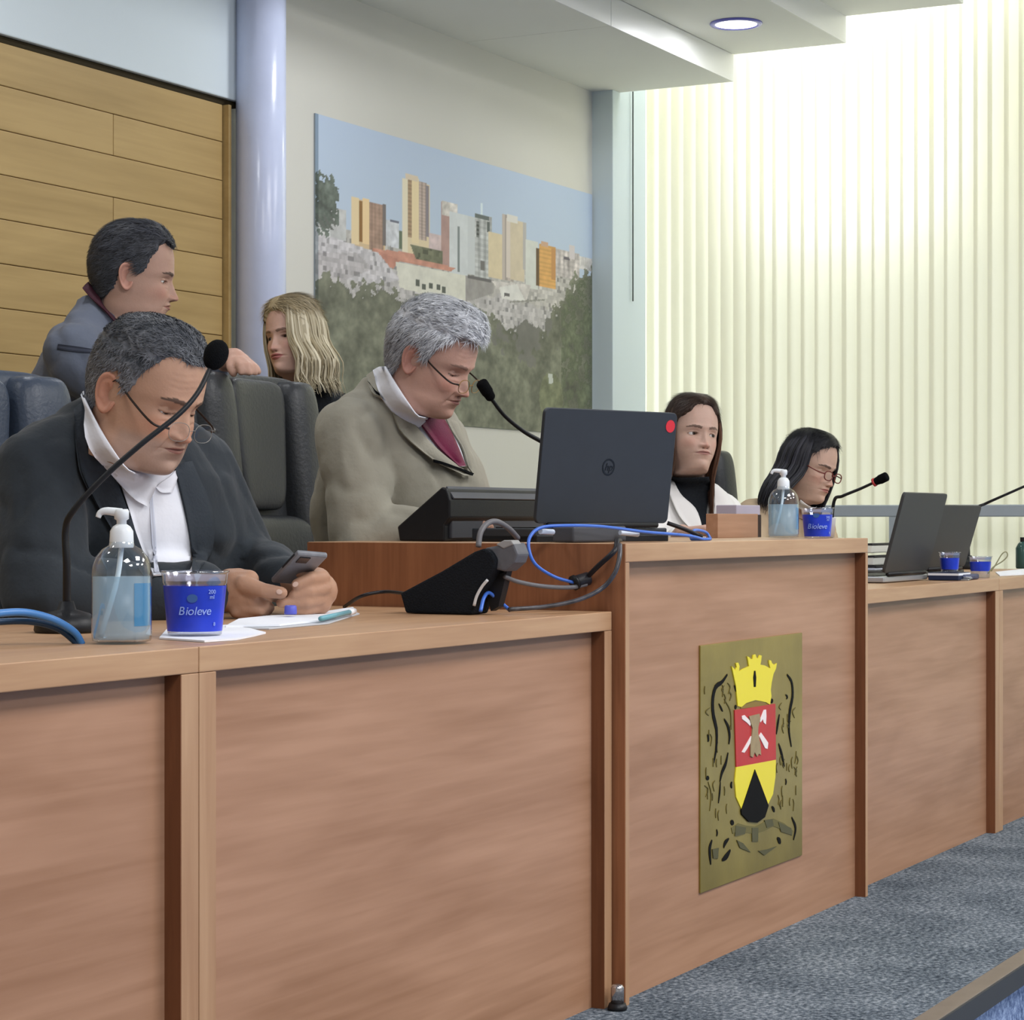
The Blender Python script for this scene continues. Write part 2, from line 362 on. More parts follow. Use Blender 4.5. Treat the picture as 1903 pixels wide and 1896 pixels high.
# ------------------------------------------------------------------ desks
YD, ZD, YP, ZP, DEP = 1.735, 0.713, 1.710, 0.836, 0.68
M_unlit = wood('unlit stile veneer', (126, 78, 48), (104, 62, 36), 'z', 2.0, 0.6)  # darkened veneer, shade put into the colour of the unlit inner stile faces
def desk(name, label, x0, x1, yf, zt, side=None, depth=DEP, lp=0.038, rp=0.038, rec=0.026):
    t = thing(name, label, 'desk', ((x0 + x1) / 2, yf + depth / 2, 0))
    obj('desk_top', box(x0, x1, yf, yf + depth, zt - 0.034, zt), M_deskx, t, bevel=0.0015)
    obj('stile', box(x0, x0 + lp, yf, yf + 0.05, 0, zt - 0.0345), M_deskv, t, bevel=0.001)
    obj('stile', box(x1 - rp, x1, yf, yf + 0.05, 0, zt - 0.0345), M_deskv, t, bevel=0.001)
    obj('stile_shade_strip', box(x1 - rp - 0.0015, x1 - rp, yf + 0.0005, yf + rec, 0, zt - 0.0345), M_unlit, t)
    obj('front_panel', box(x0 + lp, x1 - rp, yf + rec, yf + rec + 0.018, 0, zt - 0.034), M_desk, t)
    if side:
        obj('side_panel', box(x0 - 0.002, x0, yf + 0.001, yf + depth, 0, zt - 0.001), side, t)
    obj('side_panel', box(x0, x0 + 0.02, yf + 0.05, yf + depth, 0, zt - 0.0345), side or M_deskv, t)
    obj('side_panel', box(x1 - 0.02, x1, yf + 0.05, yf + depth, 0, zt - 0.0345), side or M_deskv, t)
    return t
X1, X2, X3, X4 = 1.12, at(370, 1200, Y=YD)[0], at(1137, 1150, Y=YD)[0], at(1163, 1500, Y=YP)[0]
X5 = at(1613, 1500, Y=YP)[0]
X6 = at(1857, 1300, Y=YD)[0]
desk('desk', 'wooden desk section at far left, behind the big sanitizer bottle', X1, X2 - 0.0008, YD, ZD)
desk('desk', 'wooden desk section holding the papers and the black console', X2 + 0.0008, X3, YD, ZD, rp=0.030)
pd = desk('podium_desk', 'taller central wooden desk bearing the brass coat of arms', X4, X5, YP, ZP, side=M_deskr, lp=0.016, rp=0.016)
desk('desk', 'wooden desk section right of the podium under the dark laptops', X5 + 0.002, X6 - 0.0008, YD, ZD)
desk('desk', 'wooden desk section cut off by the right edge of the frame', X6 + 0.0008, X6 + 1.22, YD, ZD)
# small wooden riser box on the podium
rb0, rb1 = at(1250, 1000, Y=2.12), at(1413, 1000, Y=2.02)
t = thing('riser_box', 'small wooden riser box on the podium beside the sanitizer bottle', 'box', (4.6, 2.05, ZP))
bx0, bx1 = at(1334, 1000, Y=2.02)[0], at(1412, 1000, Y=2.02)[0]
ztb = at(1370, 955, Y=2.02)[2]
obj('box_shell', box(bx0, bx1 - 0.012, 2.02, 2.05, ZP, ztb), M_desk, t, bevel=0.001)
obj('end_cap', box(bx1 - 0.0119, bx1 + 0.012, 2.021, 2.05, ZP, ztb - 0.002), mat('dark cap', (44, 26, 20), 0.6), t)
f0, f1 = at(1366, 950, Y=2.06)[0], at(1410, 950, Y=2.06)[0]
tag(obj('folder', box(f0, f1, 2.056, 2.11, ZP + 0.001, at(1390, 939, Y=2.06)[2]), mat('lilac grey card', (176, 168, 182), 0.6), loc=(f0, 2.08, ZP), bevel=0.002), 'lilac grey folder standing behind the small wooden riser box', 'folder')
# ------------------------------------------------------------------ brass plate with the coat of arms
M_brass = mat('brass', (152, 134, 68), 0.34, 0.5, metal=0.55, var=0.22, vscale=5, bump=0.05, bscale=25)
M_yel = mat('yellow enamel', (232, 214, 48), 0.4, 0.5); M_red = mat('red enamel', (186, 36, 36), 0.4, 0.5, var=0.06, vscale=18)
M_blk = mat('black enamel', (14, 13, 13), 0.7, 0.15); M_wht = mat('white enamel', (238, 226, 222), 0.5); M_tan = mat('tan enamel', (158, 138, 104), 0.6, var=0.1, vscale=60)
YPN = YP + 0.026                    # face of the recessed podium panel
def onp(px, py, off=0.0): return at(px, py, Y=YPN - off)
def plate_xz(px, py):                # pixel of the close-up crop -> picture pixel
    return 1260 + px / 3.511, 1140 + py / 3.511
c4 = [onp(*plate_xz(135, 1815)), onp(*plate_xz(800, 1590)), onp(*plate_xz(800, 122)), onp(*plate_xz(135, 215))]
xl_, xr_ = (c4[0][0] + c4[3][0]) / 2, (c4[1][0] + c4[2][0]) / 2
zb_, zt_ = (c4[0][2] + c4[1][2]) / 2, (c4[2][2] + c4[3][2]) / 2
pl = thing('coat_of_arms_plate', 'brass plate with the enamelled town coat of arms on the podium front', 'plaque', ((xl_ + xr_) / 2, YPN - 0.004, (zb_ + zt_) / 2))
obj('plate', box(xl_, xr_, YPN - 0.004, YPN, zb_, zt_), M_brass, pl, bevel=0.001)
def inlay(name, poly, m, h=0.002, base=0.004, crop=True):
    pts = []
    for q in poly:
        p = onp(*(plate_xz(*q) if crop else q), off=base); pts.append(p)
    obj(name, prism(pts, (0, -h, 0)), m, pl)
crown = [(385, 605), (372, 470), (345, 345), (362, 362), (368, 375), (378, 352), (372, 325), (388, 322), (396, 345), (392, 380), (420, 362), (448, 350), (458, 345), (450, 300), (446, 280), (462, 288), (470, 300), (482, 298), (485, 272), (500, 268), (508, 292), (520, 292), (528, 272), (541, 276), (537, 310), (532, 335), (560, 340), (588, 355), (598, 358), (590, 330), (588, 305), (602, 308), (608, 325), (622, 336), (640, 326), (634, 360), (618, 395), (606, 450), (600, 500), (604, 540), (595, 596), (570, 580), (500, 566), (440, 585), (410, 612)]
inlay('crown', crown, M_yel)
inlay('crown_slit', [(490, 375), (498, 375), (503, 420), (500, 480), (488, 480), (484, 420)], M_blk, 0.0028)
inlay('crown_base', [(405, 618), (440, 590), (500, 575), (555, 580), (590, 598), (590, 602), (405, 622)], mat('old brass', (150, 120, 50), 0.45, metal=0.4), 0.0015)
inlay('red_field', [(364, 632), (630, 590), (634, 955), (375, 1003)], M_red, 0.002)
inlay('sheaf', [(452, 672), (520, 655), (525, 690), (512, 740), (510, 780), (525, 850), (530, 925), (515, 915), (505, 935), (488, 905), (478, 940), (462, 932), (462, 850), (472, 790), (475, 750), (462, 710)], M_tan, 0.0045)
inlay('hoe', [(408, 670), (425, 664), (470, 710), (462, 735), (440, 712), (410, 690)], M_wht, 0.0032)
inlay('hoe', [(520, 800), (533, 778), (580, 845), (576, 885), (560, 880)], M_wht, 0.0032)
inlay('axe', [(525, 700), (540, 660), (552, 630), (566, 628), (568, 670), (565, 725), (550, 712), (545, 690), (530, 712)], M_wht, 0.0032)
inlay('axe', [(408, 905), (440, 850), (468, 800), (474, 825), (445, 880), (425, 910)], M_wht, 0.0032)
inlay('gold_field', [(375, 1003), (634, 955), (632, 1060), (615, 1180), (575, 1262), (530, 1330), (480, 1335), (420, 1300), (375, 1200), (366, 1100)], M_yel, 0.0018)
inlay('black_pile', [(494, 1018), (530, 1110), (584, 1255), (560, 1330), (510, 1366), (455, 1360), (408, 1310), (405, 1285), (450, 1150)], M_blk, 0.0030)
def stroke(pts, w0):
    P = catmull([onp(*plate_xz(*q), off=0.004) for q in pts], 18); n = len(P); L_, R_ = [], []
    for i in range(n):
        t = nrm(P[min(i + 1, n - 1)] - P[max(i - 1, 0)]); s_ = np.cross(t, V(0, 1, 0)); w_ = w0 * (0.25 + 0.75 * math.sin(math.pi * (i + 0.4) / n)) * 0.5
        L_.append(P[i] + s_ * w_); R_.append(P[i] - s_ * w_)
    v = np.array(L_ + R_ + [q - V(0, 0.0012, 0) for q in L_ + R_]); f = []
    for i in range(n - 1):
        f += [(2 * n + i, 2 * n + i + 1, 3 * n + i + 1, 3 * n + i), (i, i + 1, 2 * n + i + 1, 2 * n + i), (n + i, n + i + 1, 3 * n + i + 1, 3 * n + i)]
    return (v, f)
strokes = [([(320, 400), (285, 450), (245, 480), (225, 560), (228, 660), (250, 760), (248, 880), (232, 975)], 30), ([(710, 400), (740, 450), (746, 540), (728, 640), (722, 760), (738, 870)], 28), ([(300, 690), (325, 740), (335, 800), (330, 855)], 22), ([(325, 910), (310, 980), (285, 1040), (272, 1100)], 24),
           ([(365, 470), (378, 500), (392, 535)], 18), ([(600, 440), (596, 470), (590, 500)], 18), ([(660, 660), (650, 720), (640, 790)], 20), ([(655, 850), (675, 920), (692, 1000)], 22), ([(190, 790), (196, 815), (194, 840)], 16), ([(700, 1080), (704, 1100), (700, 1120)], 14),
           ([(275, 1100), (270, 1170), (262, 1240)], 14), ([(630, 1000), (632, 1050), (622, 1090)], 18), ([(350, 1100), (345, 1120), (350, 1140)], 20), ([(610, 1260), (622, 1280), (628, 1295)], 22), ([(340, 1360), (352, 1366), (362, 1370)], 26), ([(250, 1410), (254, 1435), (250, 1455)], 14),
           ([(220, 1480), (205, 1540), (212, 1640)], 26), ([(330, 1470), (305, 1500), (296, 1530)], 24), ([(340, 1545), (315, 1585), (285, 1612)], 30), ([(645, 1465), (660, 1485), (668, 1500)], 30), ([(740, 1330), (765, 1400), (752, 1480)], 22), ([(265, 590), (280, 620), (290, 640)], 12), ([(180, 1075), (192, 1075), (200, 1078)], 22),
           ([(700, 530), (712, 545), (706, 560)], 12), ([(770, 900), (768, 940), (760, 980)], 10), ([(380, 610), (374, 612), (368, 616)], 22), ([(600, 570), (610, 572), (618, 570)], 24), ([(240, 1560), (252, 1580), (248, 1600)], 30), ([(195, 1100), (215, 1180), (205, 1290)], 8), ([(300, 560), (340, 640), (345, 760)], 8)]
for k_ in range(46):                                      # small engraved leaves of the two branches
    lx_ = RNG.uniform(165, 345) if k_ % 2 else RNG.uniform(645, 780); ly_ = RNG.uniform(450, 1290); q_ = RNG.normal(0, 12)
    strokes.append(([(lx_, ly_), (lx_ + q_, ly_ + 26), (lx_ + q_ * .3, ly_ + RNG.uniform(44, 80))], RNG.uniform(6, 10.5)))
for pts, w0 in strokes: obj('engraved_branch', stroke(pts, w0 * 0.00042), M_blk if w0 > 11 else mat('dull brass line', (104, 92, 44), 0.5, metal=0.4), pl)
M_olive = mat('dull brass ribbon', (122, 112, 64), 0.5, metal=0.45)
rib = [(345, 1400), (390, 1370), (440, 1385), (500, 1392), (560, 1362), (620, 1340), (690, 1370), (750, 1420), (740, 1450), (680, 1410), (620, 1390), (560, 1420), (500, 1440), (430, 1430), (385, 1420), (355, 1440)]
inlay('ribbon', rib, M_olive, 0.001)
for q in ([(372, 1385), (440, 1398), (432, 1440), (368, 1455)], [(478, 1400), (520, 1398), (518, 1490), (480, 1490)], [(560, 1350), (612, 1342), (620, 1385), (575, 1400)], [(650, 1362), (735, 1402), (740, 1448), (668, 1425)], [(380, 1480), (420, 1500), (470, 1560), (400, 1530)], [(520, 1550), (580, 1540), (640, 1520), (560, 1580)], [(220, 1540), (262, 1530), (256, 1600), (226, 1600)]):
    inlay('ribbon_fold', q, mat('darker brass', (96, 92, 62), 0.5, metal=0.4), 0.0018)  # ribbon folds in a darker brass

# ------------------------------------------------------------------ laptops
M_lap = mat('dark laptop shell', (50, 54, 60), 0.5, 0.4, var=0.03, vscale=30); M_lap2 = mat('charcoal laptop shell', (60, 60, 59), 0.55, 0.35)
M_key = mat('laptop keys', (28, 28, 30), 0.6); M_scr = mat('laptop screen', (12, 14, 18), 0.12, 0.5); M_silver = mat('silver trim', (176, 180, 184), 0.35, 0.5, metal=0.5)
def rrect(w_, h_, r, n=6):
    P = []
    for cx_, cy_, a0 in ((w_ / 2 - r, h_ / 2 - r, 0), (-w_ / 2 + r, h_ / 2 - r, 90), (-w_ / 2 + r, -h_ / 2 + r, 180), (w_ / 2 - r, -h_ / 2 + r, 270)):
        for i in range(n + 1):
            q = math.radians(a0 + 90 * i / n); P.append((cx_ + r * math.cos(q), cy_ + r * math.sin(q)))
    return P
def text(name, body, size, M3, m, parent, shear=0.0, ext=0.0003):
    cu = bpy.data.curves.new(name, 'FONT'); cu.body = body; cu.size = size; cu.shear = shear; cu.align_x = 'CENTER'; cu.align_y = 'CENTER'; cu.extrude = ext; cu.materials.append(m)
    tmp = bpy.data.objects.new('tmp', cu); COL.objects.link(tmp)
    me = bpy.data.meshes.new_from_object(tmp.evaluated_get(bpy.context.evaluated_depsgraph_get())); bpy.data.objects.remove(tmp); bpy.data.curves.remove(cu)
    if not me.materials: me.materials.append(m)
    o = bpy.data.objects.new(name, me); COL.objects.link(o); o.parent = parent; ORG[o] = ORG[parent]
    from mathutils import Matrix
    ax, ay, az, c = M3
    mt = Matrix.Identity(4)
    for i in range(3): mt[i][0], mt[i][1], mt[i][2], mt[i][3] = ax[i], ay[i], az[i], c[i] - ORG[parent][i]
    o.matrix_local = mt
    return o
def laptop(label, BL, BR, h, lean, m, z0, trim=None, depth=0.235):
    """BL, BR = hinge ends (left and right in the picture); the lid leans away from its user"""
    BL, BR = np.array(BL, float), np.array(BR, float); ax = nrm((BR - BL) * V(1, 1, 0)); wd = np.linalg.norm(BR - BL)
    out = nrm(np.cross(ax, V(0, 0, 1)))            # towards the public
    up = nrm(V(0, 0, 1) + out * lean); nn = nrm(np.cross(ax, up))
    t = thing('laptop', label, 'laptop', ((BL + BR) / 2 * V(1, 1, 0)) + V(0, 0, z0))
    zb = BL[2] - 0.004
    obj('base', boxat(V(BL[0], BL[1], z0 + 0.002), ax * wd, -out * depth, (0, 0, zb - z0 - 0.003)), trim or m, t, bevel=0.003)
    obj('keyboard', boxat(V(BL[0], BL[1], zb - 0.001) + ax * 0.02 - out * 0.03, ax * (wd - 0.04), -out * 0.11, (0, 0, 0.002)), M_key, t)
    obj('hinge', tube([BL + ax * 0.03 + V(0, 0, 0.001), BR - ax * 0.03 + V(0, 0, 0.001)], 0.006, 10), M_black, t, smooth=True)
    c = (BL + BR) / 2 * V(1, 1, 0) + V(0, 0, BL[2]) + up * (h / 2 + 0.004)
    obj('lid', prism([c + ax * p[0] + up * p[1] for p in rrect(wd, h, 0.012)], -nn * 0.009), m, t, bevel=0.0015)
    sc_ = -nn if np.dot(nn, out) > 0 else nn
    obj('screen', boxat(c + sc_ * 0.0095 - ax * (wd / 2 - 0.01) - up * (h / 2 - 0.012), ax * (wd - 0.02), up * (h - 0.024), sc_ * 0.0008), M_scr, t)
    return t, c, ax, up, (nn if np.dot(nn, out) > 0 else -nn), wd
bl_ = at(995, 977, d=4.30); br_ = at(1240, 983, d=4.53); bl_[2] = br_[2] = 0.8675
lt, lc, lax, lup, ln, lw = laptop('black laptop standing open on the podium, its lid toward the room', bl_, br_, 0.222, 0.135, M_lap, ZP, None, 0.19)
M_logo = mat('glossy black emblem', (24, 27, 32), 0.25, 0.5)
e_ = lc + ln * 0.0002
ring = []
for a in np.linspace(0, 2 * math.pi, 41):
    for r in (0.0165, 0.0135): ring.append(e_ + ln * 0.0006 + (lax * math.cos(a) + lup * math.sin(a)) * r)
obj('logo_ring', (np.array(ring), [(2 * i, 2 * i + 1, 2 * i + 3, 2 * i + 2) for i in range(40)]), M_logo, lt)
text('logo_letters', 'hp', 0.021, (lax, lup, ln, e_ + ln * 0.0005 - lup * 0.0005), M_logo, lt, shear=0.28)
sk = lc + lax * (lw / 2 - 0.018) + lup * (0.111 - 0.027)
obj('sticker', prism(disc(sk, lax, lup, 0.0125), ln * 0.0008), mat('red sticker', (214, 52, 62), 0.5), lt)
obj('dock', boxat(V(bl_[0], bl_[1], ZP) + lax * 0.0 + ln * 0.004, lax * lw, -ln * V(1, 1, 0) * 0.18, (0, 0, 0.014)), M_black, lt, bevel=0.002)

l2a, l2b = at(1643, 1078, Y=1.865), at(1725, 1078, Y=1.865); l2w = 0.375
zz = ZD + 0.022
laptop('dark grey laptop at the front of the desk right of the podium', (l2a[0], 1.865, zz), (l2a[0] + l2w, 1.865, zz), 0.217, 0.27, M_lap2, ZD, M_silver)
l3 = at(1792, 1050, Y=1.93)
laptop('dark grey laptop half hidden behind another, farther right on the desk', (l3[0] - 0.33, 1.95, zz), (l3[0], 1.93, zz), 0.188, 0.30, M_lap2, ZD)

# ------------------------------------------------------------------ black console and sloped monitor
XC = 3.45
t = thing('desk_console', 'black wedge-shaped desk console with grey tip beside the podium', 'console', (XC, 1.92, ZD))
side = [(743, 1103), (753, 1146), (877, 1147), (884, 1120), (892, 1100), (919, 1056), (921, 1040), (913, 1026), (899, 1019), (880, 1026), (820, 1062)]
pts = [at(*q, X=XC) for q in side]; dz = min(p[2] for p in pts) - ZD
for p in pts: p[2] = max(p[2], ZD + 0.001) if p[2] < ZD + 0.006 else p[2]
M_cons = mat('black console shell', (24, 27, 32), 0.85, 0.2, bump=0.4, bscale=300)
obj('body', prism(pts, (0.06, 0, 0)), M_cons, t, bevel=0.004)
tip = [at(*q, X=XC + 0.01) for q in [(899, 1019), (925, 1014), (954, 1008), (963, 1030), (957, 1046), (938, 1063), (919, 1058), (921, 1040), (913, 1026)]]
obj('tip', prism(tip, (0.045, 0, 0)), mat('grey plastic', (92, 92, 96), 0.5, var=0.12, vscale=60), t, bevel=0.004)
obj('tip_cap', prism([at(*q, X=XC + 0.008) for q in [(921, 1012), (936, 1004), (950, 1004), (955, 1012), (935, 1020)]], (0.03, 0, 0)), mat('pale grey plastic', (150, 148, 146), 0.5), t, bevel=0.002)
obj('leg', prism([at(*q, X=XC + 0.03) for q in [(913, 1072), (942, 1062), (926, 1128), (912, 1136), (906, 1110)]], (0.02, 0, 0)), M_black, t)
obj('white_edge', tube([at(*q, X=XC - 0.004) for q in [(881, 1126), (886, 1108), (896, 1090), (906, 1078)]], 0.0028, 8, 14), mat('white edging', (214, 214, 214), 0.5), t, smooth=True)
XM = 3.865
t = thing('sloped_monitor', 'black sloped desk monitor on the podium before the grey-haired man', 'monitor', (XM + 0.2, 2.15, ZP))
prof = [(821, 905), (830, 909), (836, 930), (836, 962), (826, 975), (826, 1003), (742, 1003), (738, 979)]
pts = [at(*q, X=XM) for q in prof]
for p in pts:
    if p[2] < ZP + 0.006: p[2] = ZP + 0.001
obj('housing', prism(pts, (0.44, 0, 0)), M_black, t, bevel=0.003)
p0, p1 = at(822, 904, X=XM), at(838, 926, X=XM)
obj('top_bevel', boxat(at(823, 906, X=XM) + V(0.012, 0, 0.0005), (0.42, 0, 0), at(837, 928, X=XM) - at(823, 906, X=XM), (0, -0.002, 0.002)), mat('dark grey bevel', (84, 86, 94), 0.4), t)  # strip paler than the housing along its top edge
q0 = at(826, 966, X=XM)
obj('vent_panel', box(XM + 0.02, XM + 0.42, q0[1] - 0.006, q0[1] + 0.002, ZP + 0.006, q0[2]), mat('grey monitor back', (66, 68, 74), 0.55), t, bevel=0.002)
pA, pB = at(740, 976, X=XM), at(819, 906, X=XM)
nslope = nrm(np.cross(V(1, 0, 0), pB - pA)); nslope = nslope if nslope[2] > 0 else -nslope
obj('screen', boxat(pA + V(0.02, 0, 0) + nslope * 0.001 + (pB - pA) * 0.06, (0.40, 0, 0), (pB - pA) * 0.88, nslope * 0.002), M_scr, t)

# ------------------------------------------------------------------ cables
M_blue = mat('blue cable', (66, 112, 206), 0.35, 0.5); M_blk2 = mat('black cable', (30, 28, 32), 0.45, 0.4); M_gry = mat('grey cable', (104, 102, 104), 0.45, 0.4); M_lblue = mat('pale blue cable', (72, 130, 196), 0.35, 0.5)
def cable(name, label, pts, r, m, seg=60):
    P = catmull([at(*q[:2], **q[2]) for q in pts], seg)
    for p in P:
        if p[0] > X4 - 0.004 and p[1] > YP - 0.004 and p[0] < X5 and p[2] > 0.76: p[2] = max(p[2], ZP + r + 0.0008)
    o = obj(name, tube(P, r, 8), m, loc=P[0], smooth=True); tag(o, label, 'cable'); return o
d_ = lambda v: dict(d=v)
cable('network_cable', 'blue cable looping from the open podium laptop down the podium side', [(1322, 1006, d_(4.62)), (1312, 990, d_(4.62)), (1290, 986, d_(4.56)), (1285, 1002, d_(4.52)), (1306, 1013, d_(4.50)), (1318, 1008, d_(4.52)), (1280, 996, d_(4.45)), (1200, 989, d_(4.33)), (1120, 979, d_(4.20)), (1050, 977, d_(4.12)), (1005, 981, d_(4.09)), (985, 998, d_(4.07)), (983, 1022, d_(4.06)), (996, 1050, d_(4.06)), (1030, 1072, d_(4.08)), (1066, 1083, d_(4.085))], 0.0032, M_blue, 110)
t = thing('cable_ferrite', 'black ferrite block joining the cables beside the podium', 'connector', at(1082, 1080, d=4.09))
obj('block', tube([at(1068, 1083, d=4.085), at(1094, 1075, d=4.10)], 0.0125, 12), M_blk2, t, smooth=True, bevel=0.002)
obj('collar', tube([at(1066, 1084, d=4.083), at(1070, 1082, d=4.086)], 0.0142, 12), M_black, t, smooth=True)
cable('black_lead', 'short black lead rising from the ferrite block to the podium top', [(1090, 1074, d_(4.095)), (1112, 1052, d_(4.07)), (1140, 1026, d_(4.06)), (1152, 1006, d_(4.12))], 0.0048, M_blk2, 24)
cable('grey_lead', 'dark grey lead sagging between the console and the ferrite block', [(938, 1072, d_(3.93)), (965, 1082, d_(3.97)), (1010, 1090, d_(4.02)), (1060, 1092, d_(4.07)), (1090, 1086, d_(4.09))], 0.0040, M_gry, 30)
cable('braided_lead', 'grey and black lead curving from podium corner down to the desk', [(1152, 1012, d_(4.05)), (1151, 1036, d_(4.03)), (1142, 1066, d_(4.02)), (1118, 1094, d_(4.02)), (1072, 1116, d_(4.0)), (1010, 1128, d_(3.98)), (945, 1133, d_(3.95))], 0.0042, mat('braided lead', (70, 68, 72), 0.3, 0.5, var=0.5, vscale=60), 60)
cable('grey_arch_cable', 'grey cable arching over the black console', [(889, 1016, d_(3.92)), (893, 990, d_(3.93)), (906, 973, d_(3.95)), (924, 970, d_(3.97)), (945, 982, d_(4.0)), (962, 1000, d_(4.05))], 0.0052, M_gry, 40)
cable('blue_lead', 'short bright blue lead bent behind the black console', [(893, 1136, d_(3.90)), (899, 1112, d_(3.92)), (908, 1102, d_(3.94)), (922, 1112, d_(3.95)), (948, 1135, d_(3.97))], 0.0034, M_blue, 30)
cable('black_desk_lead', 'thin black lead running along the desk behind the papers', [(640, 1128, dict(Z=ZD + 0.004)), (672, 1108, dict(d=4.1)), (715, 1100, dict(d=4.1)), (760, 1104, dict(d=4.02))], 0.0034, M_blk2, 30)
cable('light_blue_cable', 'pale blue cable arching over the desk at far left', [(-60, 1150, d_(2.9)), (0, 1140, d_(2.95)), (50, 1139, d_(2.98)), (100, 1152, d_(3.0)), (138, 1175, d_(3.02)), (152, 1197, d_(3.03))], 0.0052, M_lblue, 40)
cable('dark_blue_cable', 'dark blue cable lying under the pale blue one', [(-60, 1164, d_(2.93)), (0, 1156, d_(2.98)), (60, 1156, d_(3.0)), (110, 1170, d_(3.02)), (146, 1198, d_(3.03))], 0.0045, mat('dark blue cable', (28, 62, 96), 0.4, 0.5), 40)
tb = thing('power_brick', 'dark grey power brick lying before the podium laptop', 'adapter', at(1105, 1008, d=4.22))
b0 = V(at(1062, 1000, Y=1.84)[0], 1.835, ZP + 0.001)
obj('case', boxat(b0, (0.20, -0.015, 0), (0, 0.045, 0), (0, 0, 0.030)), mat('dark grey case', (70, 72, 78), 0.55), tb, bevel=0.004)
for k_, (qa, qb) in enumerate((((1004, 988), (1028, 989)), ((1152, 990), (1186, 993)))):
    o = obj('network_plug', tube([at(*qa, d=4.10 + 0.2 * k_), at(*qb, d=4.13 + 0.2 * k_)], 0.0055, 8), mat('clear plug', (206, 218, 236), 0.2, 0.5), loc=at(*qa, d=4.1 + 0.2 * k_), bevel=0.001)
    tag(o, ['clear network plug at the left corner of the podium laptop', 'clear network plug before the middle of the podium laptop'][k_], 'connector')
cable('mouse_lead', 'black lead with a plug on the podium right of the laptop', [(1240, 972, d_(4.50)), (1268, 982, d_(4.5)), (1292, 992, d_(4.52)), (1306, 998, d_(4.52))], 0.0042, M_blk2, 20)

# ------------------------------------------------------------------ bottles, cups, papers
def clear(name, tint, gl=0.10, rough=0.06, edge=0.55):
    m = bpy.data.materials.new(name); m.use_nodes = True; nt = m.node_tree; nt.nodes.remove(nt.nodes['Principled BSDF'])
    a = nt.nodes.new('ShaderNodeBsdfTransparent'); a.inputs[0].default_value = (*tint, 1); g = nt.nodes.new('ShaderNodeBsdfGlossy'); g.inputs['Roughness'].default_value = rough
    lw_ = nt.nodes.new('ShaderNodeLayerWeight'); lw_.inputs[0].default_value = 0.25
    ad_ = nt.nodes.new('ShaderNodeMath'); ad_.operation = 'MULTIPLY_ADD'; ad_.inputs[1].default_value = edge; ad_.inputs[2].default_value = gl
    nt.links.new(lw_.outputs['Facing'], ad_.inputs[0])
    mx = nt.nodes.new('ShaderNodeMixShader'); nt.links.new(ad_.outputs[0], mx.inputs[0]); nt.links.new(a.outputs[0], mx.inputs[1]); nt.links.new(g.outputs[0], mx.inputs[2]); nt.links.new(mx.outputs[0], nt.nodes['Material Output'].inputs[0]); return m
def milky(name, c, fac, tint):
    m = bpy.data.materials.new(name); m.use_nodes = True; nt = m.node_tree; b = nt.nodes['Principled BSDF']
    b.inputs['Base Color'].default_value = (*lin(c), 1); b.inputs['Roughness'].default_value = 0.3
    a = nt.nodes.new('ShaderNodeBsdfTransparent'); a.inputs[0].default_value = (*tint, 1); mx = nt.nodes.new('ShaderNodeMixShader'); mx.inputs[0].default_value = fac
    nt.links.new(a.outputs[0], mx.inputs[1]); nt.links.new(b.outputs[0], mx.inputs[2]); nt.links.new(mx.outputs[0], nt.nodes['Material Output'].inputs[0]); return m
M_clear = clear('clear bottle plastic', (0.95, 0.98, 1.0)); M_gel = milky('blue gel', (196, 220, 236), 0.42, (0.80, 0.93, 1.0)); M_pump = mat('white pump plastic', (226, 230, 232), 0.35, 0.5, sss=0.0)
M_blabel = milky('blue bottle label', (74, 150, 196), 0.85, (0.6, 0.85, 1.0)); M_cclear = clear('clear cup plastic', (0.90, 0.93, 1.0), 0.20)
M_clabel = mat('cobalt cup label', (36, 62, 196), 0.3, 0.5, var=0.25, vscale=14); M_print = mat('pale label print', (150, 172, 236), 0.5); M_paper = mat('white paper', (236, 238, 244), 0.8, 0.2)
M_tube = mat('white dip tube', (226, 236, 242), 0.5)
def arc_patch(r0, r1, z0, z1, a0, a1, n=20):
    v, m_ = [], n + 1
    for z, r in ((z0, r0), (z1, r1)):
        for i in range(m_):
            a = a0 + (a1 - a0) * i / n; v.append((r * math.cos(a), r * math.sin(a), z))
    return (np.array(v), grid_faces(2, m_))
